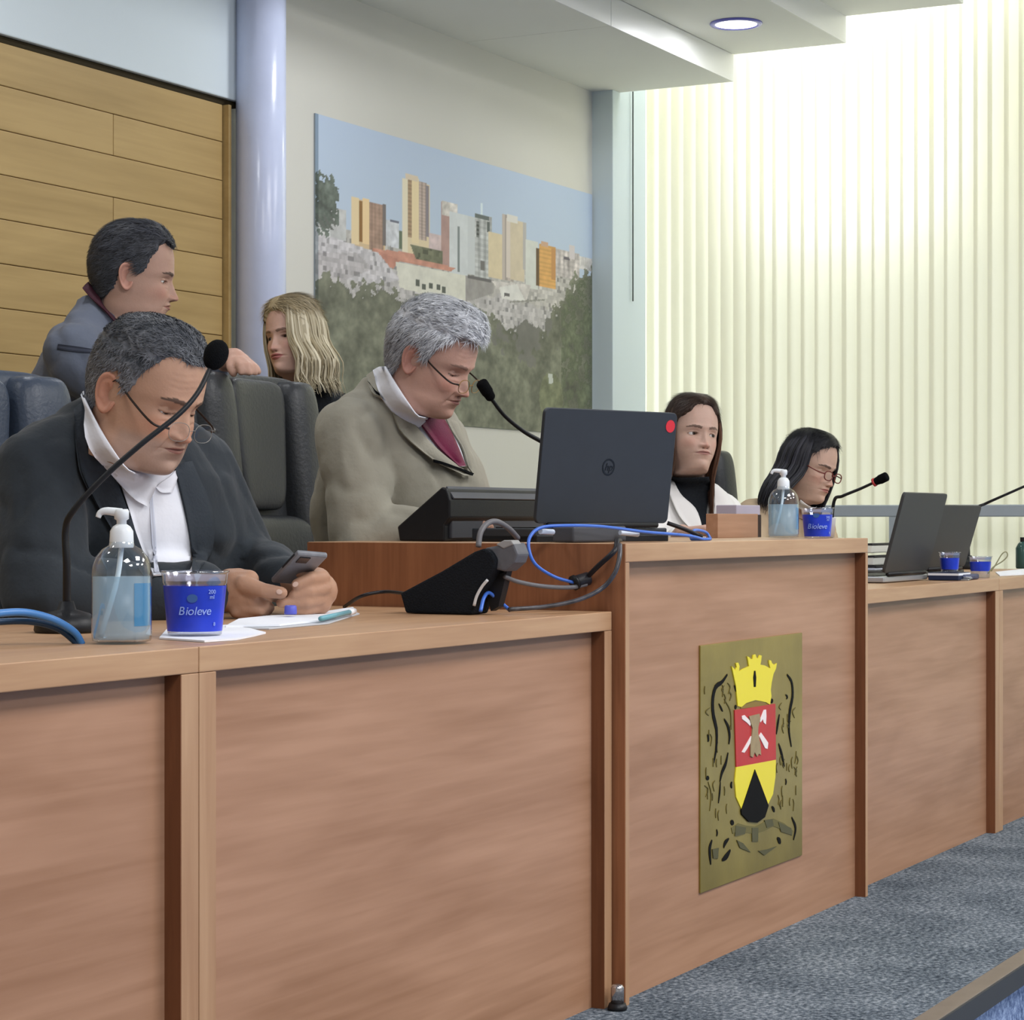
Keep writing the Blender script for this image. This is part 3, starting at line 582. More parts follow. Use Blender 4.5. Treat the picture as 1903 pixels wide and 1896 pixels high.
def bottle(label, loc, s=1.0, face=0.0):
    t = thing('sanitizer_bottle', label, 'bottle', loc)
    R = 0.0395 * s
    zs = 0.875
    prof = [(0.001, 0.003), (R * 0.80, 0.002), (R * 0.97, 0.004 * s), (R, 0.012 * s), (R, 0.092 * s), (R * 0.97, 0.103 * s), (R * 0.87, 0.114 * s), (R * 0.66, 0.124 * s), (R * 0.44, 0.129 * s), (R * 0.40, 0.134 * s)]
    obj('bottle_body', lathe(prof, n=40, cap=False), M_clear, t, local=True, smooth=True)
    Rg = R * 0.955
    obj('gel', lathe([(0.001, 0.006), (Rg * 0.95, 0.006), (Rg, 0.014 * s), (Rg, 0.088 * s), (0.001, 0.088 * s)], n=36, cap=False), M_gel, t, local=True, smooth=True)
    obj('label', arc_patch(R * 0.97, R * 0.97, 0.024 * s, 0.080 * s, face - 0.15, face + 1.25), M_blabel, t, local=True, smooth=True)
    obj('dip_tube', tube([(0, 0, 0.128 * s), (-0.006 * s, 0.004 * s, 0.08 * s), (-0.022 * s, 0.018 * s, 0.008)], 0.0035 * s, 8, 14), M_tube, t, local=True, smooth=True)
    obj('pump_collar', lathe([(0.0155 * s, 0.126 * s), (0.0160 * s, 0.130 * s), (0.0152 * s, 0.148 * s), (0.0115 * s, 0.154 * s), (0.007 * s, 0.157 * s)], n=28), M_pump, t, local=True, smooth=True, bevel=0.0005)
    obj('pump_stem', lathe([(0.0065 * s, 0.155 * s), (0.0065 * s, 0.162 * s), (0.0095 * s, 0.164 * s), (0.0098 * s, 0.174 * s), (0.008 * s, 0.177 * s)], n=20), M_pump, t, local=True, smooth=True)
    L_ = V(-0.4636, 0.886, 0)
    obj('nozzle', tube([V(0, 0, 0.172 * s), L_ * 0.020 * s + V(0, 0, 0.1745 * s), L_ * 0.028 * s + V(0, 0, 0.172 * s), L_ * 0.031 * s + V(0, 0, 0.166 * s)], [0.0062 * s, 0.0052 * s, 0.0042 * s, 0.0036 * s], 10, 14), M_pump, t, local=True, smooth=True)
    return t
def cup(label, loc, s=1.0, print_=True, lab=(0.006, 0.068), face=None):
    t = thing('water_cup', label, 'cup', loc)
    r = lambda z: (0.0365 + (0.0445 - 0.0365) * z / 0.088) * s
    prof = [(0.001, 0.001), (r(0), 0.001), (r(0.004), 0.004 * s), (r(0.07), 0.070 * s), (r(0.072) + 0.0012, 0.072 * s), (r(0.084) + 0.001, 0.084 * s), (r(0.086) + 0.003, 0.086 * s), (r(0.086) + 0.003, 0.088 * s), (r(0.086) - 0.001, 0.088 * s)]
    obj('cup_body', lathe(prof, n=40, cap=False), M_cclear, t, local=True, smooth=True)
    obj('label', lathe([(r(lab[0]) + 0.0004, lab[0] * s), (r(lab[1]) + 0.0004, lab[1] * s)], n=40, cap=False), M_clabel, t, local=True, smooth=True)
    obj('rim_foil', lathe([(0.001, 0.0745 * s), (r(0.075) - 0.002, 0.0745 * s), (r(0.083) - 0.0015, 0.083 * s)], n=36, cap=False), milky('torn foil', (196, 200, 216), 0.55, (0.9, 0.92, 1)) if 'torn foil' not in bpy.data.materials else bpy.data.materials['torn foil'], t, local=True, smooth=True)
    if print_:
        f = nrm(CAMP - V(*loc)); f[2] = 0; f = nrm(f); rt = np.cross(V(0, 0, 1), f); c = V(*loc)
        for body, sz, dx, z in (('Bioleve', 0.0165, 0.004, 0.034), ('200', 0.008, 0.024, 0.060), ('ml', 0.008, 0.024, 0.053), ('8', 0.007, 0.027, 0.016)):
            R_ = r(z) + 0.0016; dd = math.sqrt(max(1e-6, R_ ** 2 - dx ** 2))
            fx = nrm(f * dd + rt * dx); rx = np.cross(V(0, 0, 1), fx)
            if len(body) > 3:               # wrap letter by letter round the cup
                wds = [0, .0105, .0175, .0275, .0335, .0425, .052, .0]; pos = [-0.0195, -0.0118, -0.0060, 0.0004, 0.0060, 0.0125, 0.0195]
                for ch, q in zip(body, pos):
                    a = q / R_; fx = f * math.cos(a) + rt * math.sin(a); rx = np.cross(V(0, 0, 1), fx)
                    text('printed_letter', ch, sz, (rx, V(0, 0, 1), fx, c + fx * R_ + V(0, 0, z * s)), M_print, t, 0.2)
            else: text('printed_letter', body, sz, (rx, V(0, 0, 1), fx, c + fx * R_ + V(0, 0, z * s)), M_print, t)
        a = -0.08; fx = f * math.cos(a) + rt * math.sin(a); rx = np.cross(V(0, 0, 1), fx)
        obj('emblem', prism(disc(c + fx * (r(0.053) - 0.0002) + V(0, 0, 0.053), rx, V(0, 0, 1) * 0.8, 0.0075, 16), fx * 0.0016), mat('green emblem', (58, 92, 150), 0.5), t)
    return t
p = at(226, 1196, Z=ZD); bottle('large clear sanitizer bottle of blue gel at left before the man on his phone', (p[0], p[1], ZD), 1.02, -1.9)
p = at(1456, 1000, Y=1.82); bottle('clear sanitizer bottle standing on the podium beside the riser box', (p[0], p[1], ZP), 0.88, -1.6)
p = at(362, 1181, Z=ZD + 0.003); cup('blue-labelled water cup on the white paper beside the big sanitizer bottle', (p[0], p[1], ZD + 0.0035), 1.03)
p = at(1519, 1001, Y=1.775); cup('blue-labelled water cup on the podium beside the sanitizer bottle', (p[0], p[1], ZP), 0.80)
p = at(1553, 1000, Y=1.80)
t = thing('plastic_cup', 'small whitish plastic cup on the podium at its right end', 'cup', (min(p[0], X5 - 0.03), p[1], ZP))
obj('cup_body', lathe([(0.001, 0.001), (0.017, 0.001), (0.021, 0.046), (0.022, 0.048), (0.020, 0.048), (0.0165, 0.004), (0.001, 0.004)], n=28, cap=False), milky('milky plastic', (226, 226, 226), 0.6, (1, 1, 1)), t, local=True, smooth=True)
# cups and cases before the far laptops
p = at(1768, 1066, Y=1.800); c1 = (p[0], 1.800, ZD)
t = thing('card_box', 'dark navy box on the right desk under a blue cup', 'box', (c1[0], c1[1], ZD))
obj('box_shell', box(c1[0] - 0.05, c1[0] + 0.06, 1.765, 1.85, ZD + 0.001, ZD + 0.022), mat('navy box', (36, 46, 74), 0.5), t, bevel=0.002)
obj('white_band', box(c1[0] - 0.0505, c1[0] + 0.0605, 1.7645, 1.8505, ZD + 0.014, ZD + 0.020), M_paper, t)
cup('blue water cup standing on the navy box by the dark laptops', (c1[0], 1.805, ZD + 0.0225), 0.62, False, (0.012, 0.062))
p = at(1822, 1060, Y=1.80); cup('blue water cup farthest right on the desk by the laptops', (p[0], 1.80, ZD), 0.70, False, (0.028, 0.066))
p = at(1790, 1078, Y=1.772)
t = thing('key_ring', 'bunch of keys with a dark pouch on the right desk', 'keys', (p[0], 1.775, ZD))
obj('pouch', box(p[0] - 0.03, p[0] + 0.11, 1.758, 1.784, ZD + 0.0005, ZD + 0.016), mat('slate pouch', (74, 78, 104), 0.6, var=0.3, vscale=60), t, bevel=0.005)
for k_ in range(3): obj('key', box(p[0] - 0.045 + 0.014 * k_, p[0] - 0.034 + 0.014 * k_, 1.745, 1.775, ZD + 0.001 + 0.002 * k_, ZD + 0.004 + 0.002 * k_), M_silver, t)
obj('ring', tube([(p[0] - 0.03 + 0.012 * math.cos(a), 1.752 + 0.010 * math.sin(a), ZD + 0.009) for a in np.linspace(0, 6.28, 20)], 0.0016, 6, cap=False), M_silver, t)
P = [at(*q, d=6.35) for q in [(1842, 1062), (1850, 1050), (1862, 1030), (1870, 1026), (1872, 1034), (1862, 1044), (1846, 1054), (1836, 1066)]]
tag(obj('spectacles_cord', tube(P, 0.0018, 6, 40), mat('olive cord', (150, 146, 110), 0.5), loc=P[0], smooth=True), 'thin olive cord looping up beside the right blue cup', 'cord')
q0, q1 = at(1885, 1066, Y=1.86), at(1915, 1066, Y=1.86)
sh = [(1848, 1068), (1903, 1060), (1960, 1058), (1960, 1066), (1860, 1074)]
tag(obj('paper_sheet', prism([at(*q, Z=ZD + 0.0005) for q in [(1850, 1064), (1905, 1058), (1950, 1058), (1960, 1062), (1900, 1069), (1858, 1071)]], (0, 0, 0.002)), M_paper, loc=at(1900, 1064, Z=ZD)), 'white paper sheet on the desk at the right edge', 'paper')
p = at(1902, 1056, Y=2.0)
t = thing('water_bottle', 'dark green bottle cut off by the right edge of the frame', 'bottle', (p[0], 2.0, ZD))
obj('bottle_body', lathe([(0.001, 0.001), (0.024, 0.001), (0.026, 0.006), (0.026, 0.07), (0.018, 0.085), (0.010, 0.092)], n=28), mat('dark green glass', (54, 84, 78), 0.15, 0.5), t, local=True, smooth=True)
obj('cap', lathe([(0.011, 0.092), (0.011, 0.106)], n=20), M_black, t, local=True)
# papers stacked behind the podium edge on the right desk
for k_, (z_, m_, lb) in enumerate(((0.0, (206, 210, 224), 'lilac white binder lowest in the stack behind the front laptop'), (0.030, (222, 222, 216), 'white binder in the middle of the stack behind the front laptop'), (0.066, (236, 236, 226), 'cream white binder topmost of the stack behind the front laptop'))):
    a = at(1618, 1060, Y=2.02)
    t = thing('binder', lb, 'binder', (6.58, 2.30, ZD + z_), 'binders stacked on the right desk')
    obj('cover', box(6.40, 6.76, 2.14 + 0.006 * k_, 2.34, ZD + z_ + 0.001, ZD + z_ + 0.024), mat('binder cover %d' % k_, m_, 0.6), t, bevel=0.003)
    obj('dark_edge', box(6.399, 6.761, 2.138 + 0.006 * k_, 2.17, ZD + z_ + 0.0241, ZD + z_ + 0.0295), mat('dark binder edge', (44, 44, 48), 0.6), t)
# papers, tissue, pens on the left desk
def sheet(name, label, poly, z, th=0.0012, curl=0.0, m=None, cat='paper'):
    pts = [at(*q, Z=ZD + z) for q in poly]; c = np.mean(pts, 0)
    o = obj(name, prism(pts, (0, 0, th)), m or M_paper, loc=c); return tag(o, label, cat)
sheet('paper_sheet', 'white folded paper lying under the blue cup', [(296, 1188), (310, 1172), (420, 1164), (462, 1170), (494, 1178), (470, 1184), (440, 1190), (380, 1194)], 0.0005, 0.0025)
sheet('paper_sheet', 'white paper pile under the hands of the man on his phone', [(420, 1166), (444, 1153), (530, 1144), (612, 1138), (656, 1131), (662, 1138), (600, 1155), (520, 1164)], 0.003, 0.003)
sheet('paper_sheet', 'greyish paper sheet beneath the white paper pile', [(430, 1170), (470, 1152), (640, 1134), (668, 1142), (610, 1160), (500, 1170)], 0.0005, 0.002, m=mat('greyish paper', (196, 200, 206), 0.8))
pe0, pe1 = at(596, 1150, Z=ZD + 0.010), at(658, 1136, Z=ZD + 0.010)
t = thing('pen', 'teal and white pen lying across the paper pile', 'pen', pe0)
obj('barrel', tube([pe0, pe0 + (pe1 - pe0) * 0.85], 0.0042, 10), mat('teal pen', (110, 170, 184), 0.35), t, smooth=True)
obj('cap', tube([pe0 + (pe1 - pe0) * 0.85, pe1], 0.0052, 10), mat('white pen cap', (240, 240, 244), 0.3), t, smooth=True)
p = at(540, 1142, Z=ZD + 0.01)
t = thing('bottle_cap', 'small violet blue cap on the paper pile under the hand', 'cap', p)
obj('shell', lathe([(0.010, 0), (0.0105, 0.002), (0.010, 0.013), (0.008, 0.015)], n=20), mat('violet blue plastic', (92, 96, 196), 0.4), t, local=True, smooth=True)

# ------------------------------------------------------------------ gooseneck microphones
def mic(label, base, path, r, head, hr, foam=False, red=False):
    """path and head already world points"""
    t = thing('gooseneck_microphone', label, 'microphone', base)
    obj('base', lathe([(0.001, 0.0005), (0.046, 0.0005), (0.048, 0.004), (0.046, 0.018), (0.034, 0.028), (0.014, 0.034), (0.010, 0.046)], n=28), M_black, t, local=True, smooth=True)
    obj('gooseneck', tube(path, r, 8, 70), M_black, t, smooth=True)
    h0, h1 = np.array(head[0]), np.array(head[1])
    if foam:
        R_ = [hr * math.sqrt(max(0.03, 1 - (2 * u - 1) ** 2)) * (1 + 0.10 * u) for u in np.linspace(0, 1, 14)]
        obj('windscreen', tube([h0 + (h1 - h0) * u for u in np.linspace(0, 1, 14)], R_, 20), M_blackm, t, smooth=True)
    else:
        obj('capsule', tube([h0, h0 + (h1 - h0) * .1, h0 + (h1 - h0) * .35, h0 + (h1 - h0) * .45, h0 + (h1 - h0) * .9, h1], [hr * .55, hr * .8, hr * .9, hr, hr, hr * .8], 16, 24), M_blackm, t, smooth=True)
        if red: obj('light_ring', tube([h0 - (h1 - h0) * .12, h0 + (h1 - h0) * .02], hr * 0.9, 16), mat('red ring', (190, 60, 60), 0.4), t, smooth=True)
    return t
mb = at(124, 1166, d=3.33); mb[2] = ZD
P = [mb + V(0, 0, 0.03), at(124, 1130, d=3.33), at(124, 1050, d=3.32), at(122, 985, d=3.32), at(136, 950, d=3.31), at(190, 890, d=3.31), at(262, 826, d=3.32), at(330, 772, d=3.34), at(366, 732, d=3.36), at(388, 690, d=3.38), at(394, 676, d=3.38)]
mic('black gooseneck microphone with big foam head before the man on his phone', mb, P, [0.0062, 0.0058, 0.0050, 0.0044, 0.0042, 0.0040, 0.0038], (at(390, 686, d=3.38), at(412, 634, d=3.40)), 0.0175, foam=True)
b2 = at(1060, 1003, d=4.62); b2 = V(4.26, 2.02, ZP)
P = [b2 + V(0, 0, 0.04), V(4.255, 2.03, 0.92), at(1060, 858, d=4.66), at(1015, 826, d=4.65), at(975, 803, d=4.62), at(940, 775, d=4.58), at(918, 748, d=4.55), at(912, 738, d=4.54)]
mic('black gooseneck microphone at the face of the grey-haired man', b2, P, [0.0058, 0.005, 0.0042, 0.004], (at(914, 742, d=4.54), at(894, 710, d=4.52)), 0.0125)
b3 = at(1545, 1030, Y=2.15); b3[2] = ZD
P = [V(b3[0], b3[1], ZD + 0.04), V(b3[0], b3[1], ZD + 0.12), at(1550, 932, d=6.35), at(1566, 922, d=6.32), at(1600, 908, d=6.30), at(1626, 896, d=6.28)]
mic('black gooseneck microphone before the woman with black hair', b3, P, [0.0058, 0.005, 0.0045, 0.004], (at(1626, 896, d=6.28), at(1649, 885, d=6.26)), 0.0135, red=True)
b4 = at(1800, 1000, Y=2.15); b4[2] = ZD
P = [V(b4[0], b4[1], ZD + 0.04), V(b4[0], b4[1], ZD + 0.14), at(1815, 946, d=7.05), at(1832, 936, d=7.0), at(1870, 919, d=6.95), at(1940, 888, d=6.9)]
mic('black gooseneck microphone leaving the frame at the right edge', b4, P, [0.0058, 0.005, 0.0045, 0.004], (at(1940, 888, d=6.9), at(1968, 874, d=6.88)), 0.0135, red=True)

# ------------------------------------------------------------------ leather chairs
M_leather = mat('black leather', (48, 50, 53), 0.42, 0.45, bump=0.12, bscale=120, var=0.06, vscale=6); M_leatherb = mat('black leather with painted sheen', (58, 68, 84), 0.40, 0.5, bump=0.12, bscale=120)  # near chair's bluish sheen is put into its base colour
def pillow(c, hx, hy, hz, e1=0.35, e2=0.35, bend=0.0, lean=0.0, n=28, taper=0.0):
    v = []
    sp = lambda a, e: math.copysign(abs(a) ** e, a)
    for i in range(n + 1):
        th = -math.pi / 2 + math.pi * i / n
        for j in range(2 * n):
            ph_ = 2 * math.pi * j / (2 * n)
            x = sp(math.cos(th), e1) * sp(math.cos(ph_), e2); y = sp(math.cos(th), e1) * sp(math.sin(ph_), e2); z = sp(math.sin(th), e1)
            X_ = x * hx * (1 + taper * z); Z_ = z * hz
            v.append((c[0] + X_, c[1] + y * hy - bend * (X_ / max(hx, 1e-6)) ** 2 + lean * (c[2] + Z_ - 0.45), c[2] + Z_))
    return (np.array(v), grid_faces(n + 1, 2 * n, True))
def chair(label, cx_, cy_, ztop, ang, m, wd=0.27):
    t = thing('office_chair', label, 'chair', (cx_, cy_, 0)); t.rotation_euler = (0, 0, ang)
    ln_ = 0.10; zc = (ztop + 0.46) / 2; hz = (ztop - 0.46) / 2
    def part(n_, mesh, mm=m): return obj(n_, mesh, mm, t, local=True, smooth=True)
    part('backrest', pillow((0, 0.05, zc), wd, 0.042, hz, 0.22, 0.3, 0.03, ln_, taper=0.04))
    part('head_cushion', pillow((0, 0.010, ztop - 0.165), wd * 0.42, 0.034, 0.150, 0.30, 0.35, 0.01, ln_, taper=0.16))
    part('lumbar_cushion', pillow((0, -0.005, ztop - 0.40), wd * 0.60, 0.042, 0.075, 0.5, 0.4, 0.02, ln_))
    part('lower_cushion', pillow((0, 0.0, ztop - 0.56), wd * 0.62, 0.045, 0.070, 0.5, 0.4, 0.02, ln_))
    for s_ in (-1, 1):
        part('side_bolster', pillow((s_ * wd * 0.74, -0.004, ztop - 0.21), wd * 0.25, 0.055, 0.200, 0.35, 0.5, -0.012, ln_))
        part('lower_bolster', pillow((s_ * wd * 0.86, -0.03, ztop - 0.50), wd * 0.16, 0.070, 0.170, 0.5, 0.6, 0, ln_))
        part('armrest', join(pillow((s_ * (wd + 0.03), -0.20, 0.665), 0.035, 0.17, 0.022, 0.4, 0.4), tube([(s_ * (wd + 0.03), -0.05, 0.66), (s_ * (wd + 0.035), -0.08, 0.55), (s_ * (wd + 0.01), -0.10, 0.44)], 0.018, 10, 10)), M_black)
    part('seat', pillow((0, -0.22, 0.45), wd * 0.98, 0.27, 0.055, 0.35, 0.3))
    obj('gas_column', lathe([(0.03, 0.08), (0.03, 0.40)], (0, -0.2, 0), 16), M_black, t, local=True)
    for k_ in range(5):
        a = 2 * math.pi * k_ / 5; e = V(0.30 * math.cos(a), -0.2 + 0.30 * math.sin(a), 0.07)
        f_ = obj('foot', tube([(0, -0.2, 0.10), e], [0.026, 0.016], 8, 4), M_black, t, local=True)
        obj('caster', pillow((e[0], e[1], 0.028), 0.018, 0.027, 0.027, 1, 1, n=8), M_black, f_, local=True, smooth=True)
    return t
chair('black leather chair at far left behind the man on his phone', 3.20, 2.79, 1.165, math.radians(-4), M_leatherb, 0.31)
chair('tall black leather chair behind the grey-haired man', 4.31, 2.86, 1.215, math.radians(6), M_leather, 0.275)
chair('black leather chair behind the woman with black hair', 7.09, 2.97, 1.128, math.radians(-4), M_leather, 0.27)

# small stopper on the carpet at the podium's foot
p = at(1150, 1885, Y=1.70)
t = thing('floor_stopper', 'small chrome and black floor stopper at the foot of the podium corner', 'stopper', (3.678, 1.712, 0))
obj('base', lathe([(0.001, 0.0005), (0.017, 0.0005), (0.018, 0.004), (0.015, 0.012)], n=24), M_black, t, local=True, smooth=True)
obj('post', lathe([(0.012, 0.012), (0.012, 0.040), (0.009, 0.045), (0.001, 0.046)], n=24), mat('chrome', (190, 186, 186), 0.15, 0.5, metal=0.9), t, local=True, smooth=True)
# ------------------------------------------------------------------ printed city view on the back wall
mx0, mx1 = at(583, 500, Y=YB)[0], at(1098, 500, Y=YB)[0]
mz1 = (at(583, 213, Y=YB)[2] + at(1098, 360, Y=YB)[2]) / 2; mz0 = (at(583, 772, Y=YB)[2] + at(1098, 809, Y=YB)[2]) / 2
NX, NZ = 380, 250
U, Wv = np.meshgrid(np.linspace(0, 1, NX), np.linspace(0, 1, NZ))          # U right, Wv up
img = np.zeros((NZ, NX, 3))
def uvp(px, py):
    p = at(px, py, Y=YB); return (p[0] - mx0) / (mx1 - mx0), (p[2] - mz0) / (mz1 - mz0)
n1 = np.array([[mnoise.fractal(Vector((u * 16, v * 9, 3.1)), 0.9, 2.0, 5) for u in np.linspace(0, 1, NX)] for v in np.linspace(0, 1, NZ)])
n2 = np.array([[mnoise.fractal(Vector((u * 42, v * 26, 8.4)), 0.8, 2.0, 4) for u in np.linspace(0, 1, NX)] for v in np.linspace(0, 1, NZ)])
img[:] = np.array([188, 204, 226]) + (1 - Wv)[..., None] * np.array([6, 2, -14])
def rect(x0, y0, x1, y1, c, tex=0.0, vgrid=0, hgrid=0, dark=0.75, slope=True):
    """rectangle by picture pixels of its left edge (x0,y0 top) and right edge (x1, bottom y1 at the left)"""
    u0, v1 = uvp(x0, y0); u1, _ = uvp(x1, y0); _, v0 = uvp(x0, y1)
    mk = (U >= u0) & (U <= u1) & (Wv <= v1) & (Wv >= v0)
    col = np.ones((NZ, NX, 3)) * np.array(c)
    if vgrid: col *= np.where((np.floor((U - u0) / (u1 - u0) * vgrid * 2) % 2 == 1), dark, 1.0)[..., None]
    if hgrid: col *= np.where((np.floor((Wv - v0) / (v1 - v0) * hgrid * 2) % 2 == 1), (1 + dark) / 2, 1.0)[..., None]
    col *= (1 + tex * n2)[..., None]
    img[mk] = col[mk]
cell = RNG.uniform(0.90, 1.10, (64, 110)); cell[RNG.random((64, 110)) < .10] = .76
ci = (Wv * 63.99).astype(int); cj = ((U * 109.99 + (ci % 3) * .4).astype(int)) % 110
CE = cell[ci, cj] * (1 + .06 * n2); RF = (np.where(RNG.random((64, 110)) < .12, 1.0, 0.0))[ci, cj]
# low distant town band
u_, hz_ = uvp(700, 460)
low = (Wv < 0.575 + 0.03 * n1 - 0.10 * U) & (Wv > 0.3)
img[low] = (np.array([192, 188, 186]) * CE[..., None])[low]
rect(583, 400, 640, 500, (206, 206, 204), 0.35)
rect(610, 385, 640, 470, (196, 196, 194), 0.1)
rect(650, 367, 713, 465, (214, 188, 150)); rect(650, 366, 664, 452, (232, 210, 168)); rect(664, 372, 671, 448, (146, 106, 62)); rect(671, 368, 683, 452, (238, 208, 160)); rect(683, 375, 710, 470, (176, 146, 128), 0.1, 4, 12, 0.93); rect(708, 380, 714, 455, (120, 112, 110))
rect(714, 408, 738, 458, (208, 210, 214), 0.15); rect(722, 408, 738, 413, (110, 112, 128)); rect(738, 428, 744, 462, (104, 116, 96))
rect(744, 330, 796, 470, (226, 208, 172)); rect(744, 330, 755, 480, (232, 222, 196)); rect(755, 334, 762, 440, (178, 150, 120), 0, 0, 14); rect(762, 330, 776, 450, (234, 214, 172)); rect(776, 336, 790, 445, (200, 180, 168), 0, 2, 18, 0.85); rect(789, 345, 795, 440, (140, 132, 138)); rect(750, 322, 774, 332, (220, 204, 180))
rect(795, 432, 820, 470, (212, 192, 190), 0.1)
rect(817, 375, 832, 500, (182, 150, 142), 0.05); rect(818, 372, 848, 400, (214, 208, 200), 0.2); rect(832, 392, 866, 508, (214, 218, 218), 0.03); rect(847, 420, 851, 505, (130, 138, 138)); rect(866, 400, 880, 508, (206, 210, 210))
rect(880, 396, 912, 515, (204, 206, 204), 0.1, 3, 11, 0.86); rect(880, 396, 906, 404, (104, 112, 110)); rect(882, 410, 888, 440, (120, 124, 120), 0, 0, 4, 0.3); rect(902, 412, 908, 432, (100, 106, 102)); rect(890, 378, 895, 398, (220, 232, 238)); rect(890, 485, 898, 502, (120, 118, 114))
rect(905, 430, 930, 515, (222, 206, 172), 0.03); rect(930, 398, 952, 520, (196, 184, 174), 0, 2, 0, 0.86); rect(938, 405, 946, 515, (218, 206, 194)); rect(946, 408, 972, 520, (212, 198, 172), 0.03); rect(940, 398, 960, 412, (224, 220, 212)); rect(969, 412, 976, 500, (186, 182, 178))
rect(974, 445, 997, 535, (214, 216, 208), 0.03); rect(994, 460, 1000, 530, (104, 84, 62)); rect(1000, 452, 1030, 532, (222, 172, 104), 0.05, 0, 10, 0.88); rect(1022, 462, 1030, 520, (196, 146, 92)); rect(1003, 448, 1016, 458, (204, 168, 140))
rect(1030, 462, 1074, 512, (206, 198, 194), 0.2, 5, 6, 0.9); rect(1045, 476, 1056, 482, (110, 104, 110)); rect(1055, 455, 1066, 480, (212, 204, 204)); rect(1074, 475, 1098, 500, (206, 202, 198), 0.2)
quad([(690, 470), (1090, 500), (1090, 575), (690, 575)], (190, 186, 178), 0.3) if False else None
low2 = (Wv < uvp(980, 500)[1]) & (img[..., 2] > 205) & (img[..., 0] < 200); img[low2] = (np.array([192, 188, 182]) * CE[..., None])[low2]
# long roof, white hall, pale houses
def quad(pts, c, tex=0.0):
    P = np.array([uvp(*q) for q in pts]); n = len(P); mk = np.zeros((NZ, NX), bool); j = n - 1
    for i in range(n):
        xi, yi = P[i]; xj, yj = P[j]
        cond = ((yi > Wv) != (yj > Wv)) & (U < (xj - xi) * (Wv - yi) / (yj - yi + 1e-12) + xi); mk ^= cond; j = i
    tx_ = CE if tex > .25 else (1 + tex * n2); col = np.ones((NZ, NX, 3)) * np.array(c) * tx_[..., None]; img[mk] = col[mk]
treeline = lambda px, py, r: None
quad([(690, 462), (840, 500), (835, 505), (740, 486), (728, 500), (690, 480)], (196, 140, 122), 0.1); quad([(690, 462), (760, 470), (845, 500), (830, 504), (740, 484)], (206, 150, 130), 0.1)
quad([(760, 455), (820, 468), (820, 492), (770, 482)], (116, 118, 96), 0.3)
quad([(732, 487), (862, 512), (862, 560), (790, 548), (740, 535)], (222, 220, 206), 0.05)
for q in ((770, 520), (782, 527), (795, 526), (808, 528), (818, 533)): quad([(q[0], q[1]), (q[0] + 7, q[1] + 1), (q[0] + 7, q[1] + 12), (q[0], q[1] + 11)], (96, 100, 92))
quad([(862, 512), (915, 520), (915, 545), (870, 560), (862, 560)], (160, 156, 152), 0.08); quad([(866, 510), (910, 520), (910, 525), (866, 516)], (112, 110, 108))
quad([(910, 522), (985, 530), (975, 560), (930, 545)], (214, 208, 202), 0.15); quad([(925, 534), (958, 528), (974, 560), (930, 556)], (226, 224, 218), 0.05); quad([(935, 545), (945, 545), (945, 551), (935, 551)], (108, 106, 104))
quad([(583, 430), (700, 470), (740, 520), (700, 530), (583, 510)], (204, 200, 202), 0.32)
quad([(583, 470), (660, 470), (690, 500), (640, 520), (583, 510)], (188, 183, 184), 0.36)
# greenery
edge = 0.455 + 0.05 * n1 + 0.04 * n2
u1_, _ = uvp(720, 500); u2_, _ = uvp(880, 560)
edge = edge - 0.03 * np.clip((U - u1_) / (u2_ - u1_), 0, 1) * 1.1
ur, _ = uvp(1010, 500)
edge = edge + 0.28 * np.clip((U - ur) / (1 - ur), 0, 1) ** 0.8
gm = Wv < edge
green = np.ones((NZ, NX, 3)) * np.array([118, 120, 104]) * (1 + 0.18 * n2 + 0.16 * n1)[..., None]
img[gm] = green[gm]
hill = ((U - uvp(975, 610)[0]) ** 2 * 1.6 + (Wv - uvp(975, 600)[1]) ** 2 * 1.0 < 0.016 * (1 + 1.6 * n1 + .5 * n2)) & gm; img[hill] = (np.array([120, 119, 112]) * (1 + 0.05 * n2[..., None]))[hill]
fade = (Wv < 0.30); img[fade] = (img * (1 + 0.04 * n1[..., None]))[fade]
tr = (U > uvp(1040, 560)[0]) & (Wv < edge - 0.03) & (n2 > -0.1); img[tr] = (np.array([98, 104, 84]) * (1 + 0.3 * n2[..., None]))[tr]
sp = ((U - uvp(1022, 730)[0]) ** 2 * 4 + (Wv - uvp(1022, 740)[1]) ** 2) < 0.010; img[sp] = (np.array([122, 126, 100]) * (1 + 0.2 * n2[..., None]))[sp]
quad([(1016, 695), (1024, 695), (1026, 712), (1018, 714)], (200, 204, 196)); quad([(945, 560), (1010, 556), (1010, 559), (945, 563)], (150, 148, 140))
# fronds at the left margin
fr = ((U - uvp(600, 370)[0]) ** 2 * 5 + (Wv - uvp(600, 375)[1]) ** 2 * 1.6 < 0.012 * (1 + 1.4 * n2)) & (U < uvp(628, 370)[0]); img[fr] = (np.array([96, 104, 96]) * (1 + 0.4 * n2[..., None]))[fr]
fr = (U < uvp(620, 370)[0]) & (Wv < uvp(600, 400)[1]) & (Wv > uvp(600, 425)[1]) & (np.sin((U * 300 + Wv * 180)) > 0.2); img[fr] = np.array([104, 108, 102])
img[:, :4] *= np.array([0.72, 0.76, 0.78]); img = np.clip(img, 20, 250)
vs = np.stack([mx0 + U * (mx1 - mx0), np.full_like(U, YB - 0.006), mz0 + Wv * (mz1 - mz0)], -1).reshape(-1, 3)
t = thing('mural_panel', 'printed city skyline picture panel mounted on the back wall', 'picture', ((mx0 + mx1) / 2, YB - 0.006, mz0))
obj('board', box(mx0, mx1, YB - 0.0055, YB - 0.0005, mz0, mz1), mat('board edge', (150, 160, 166), 0.6), t)
obj('print', (vs, grid_faces(NZ, NX), lin(img).reshape(-1, 3)), mat('printed picture', rough=0.55, spec=0.3, attr=True), t)
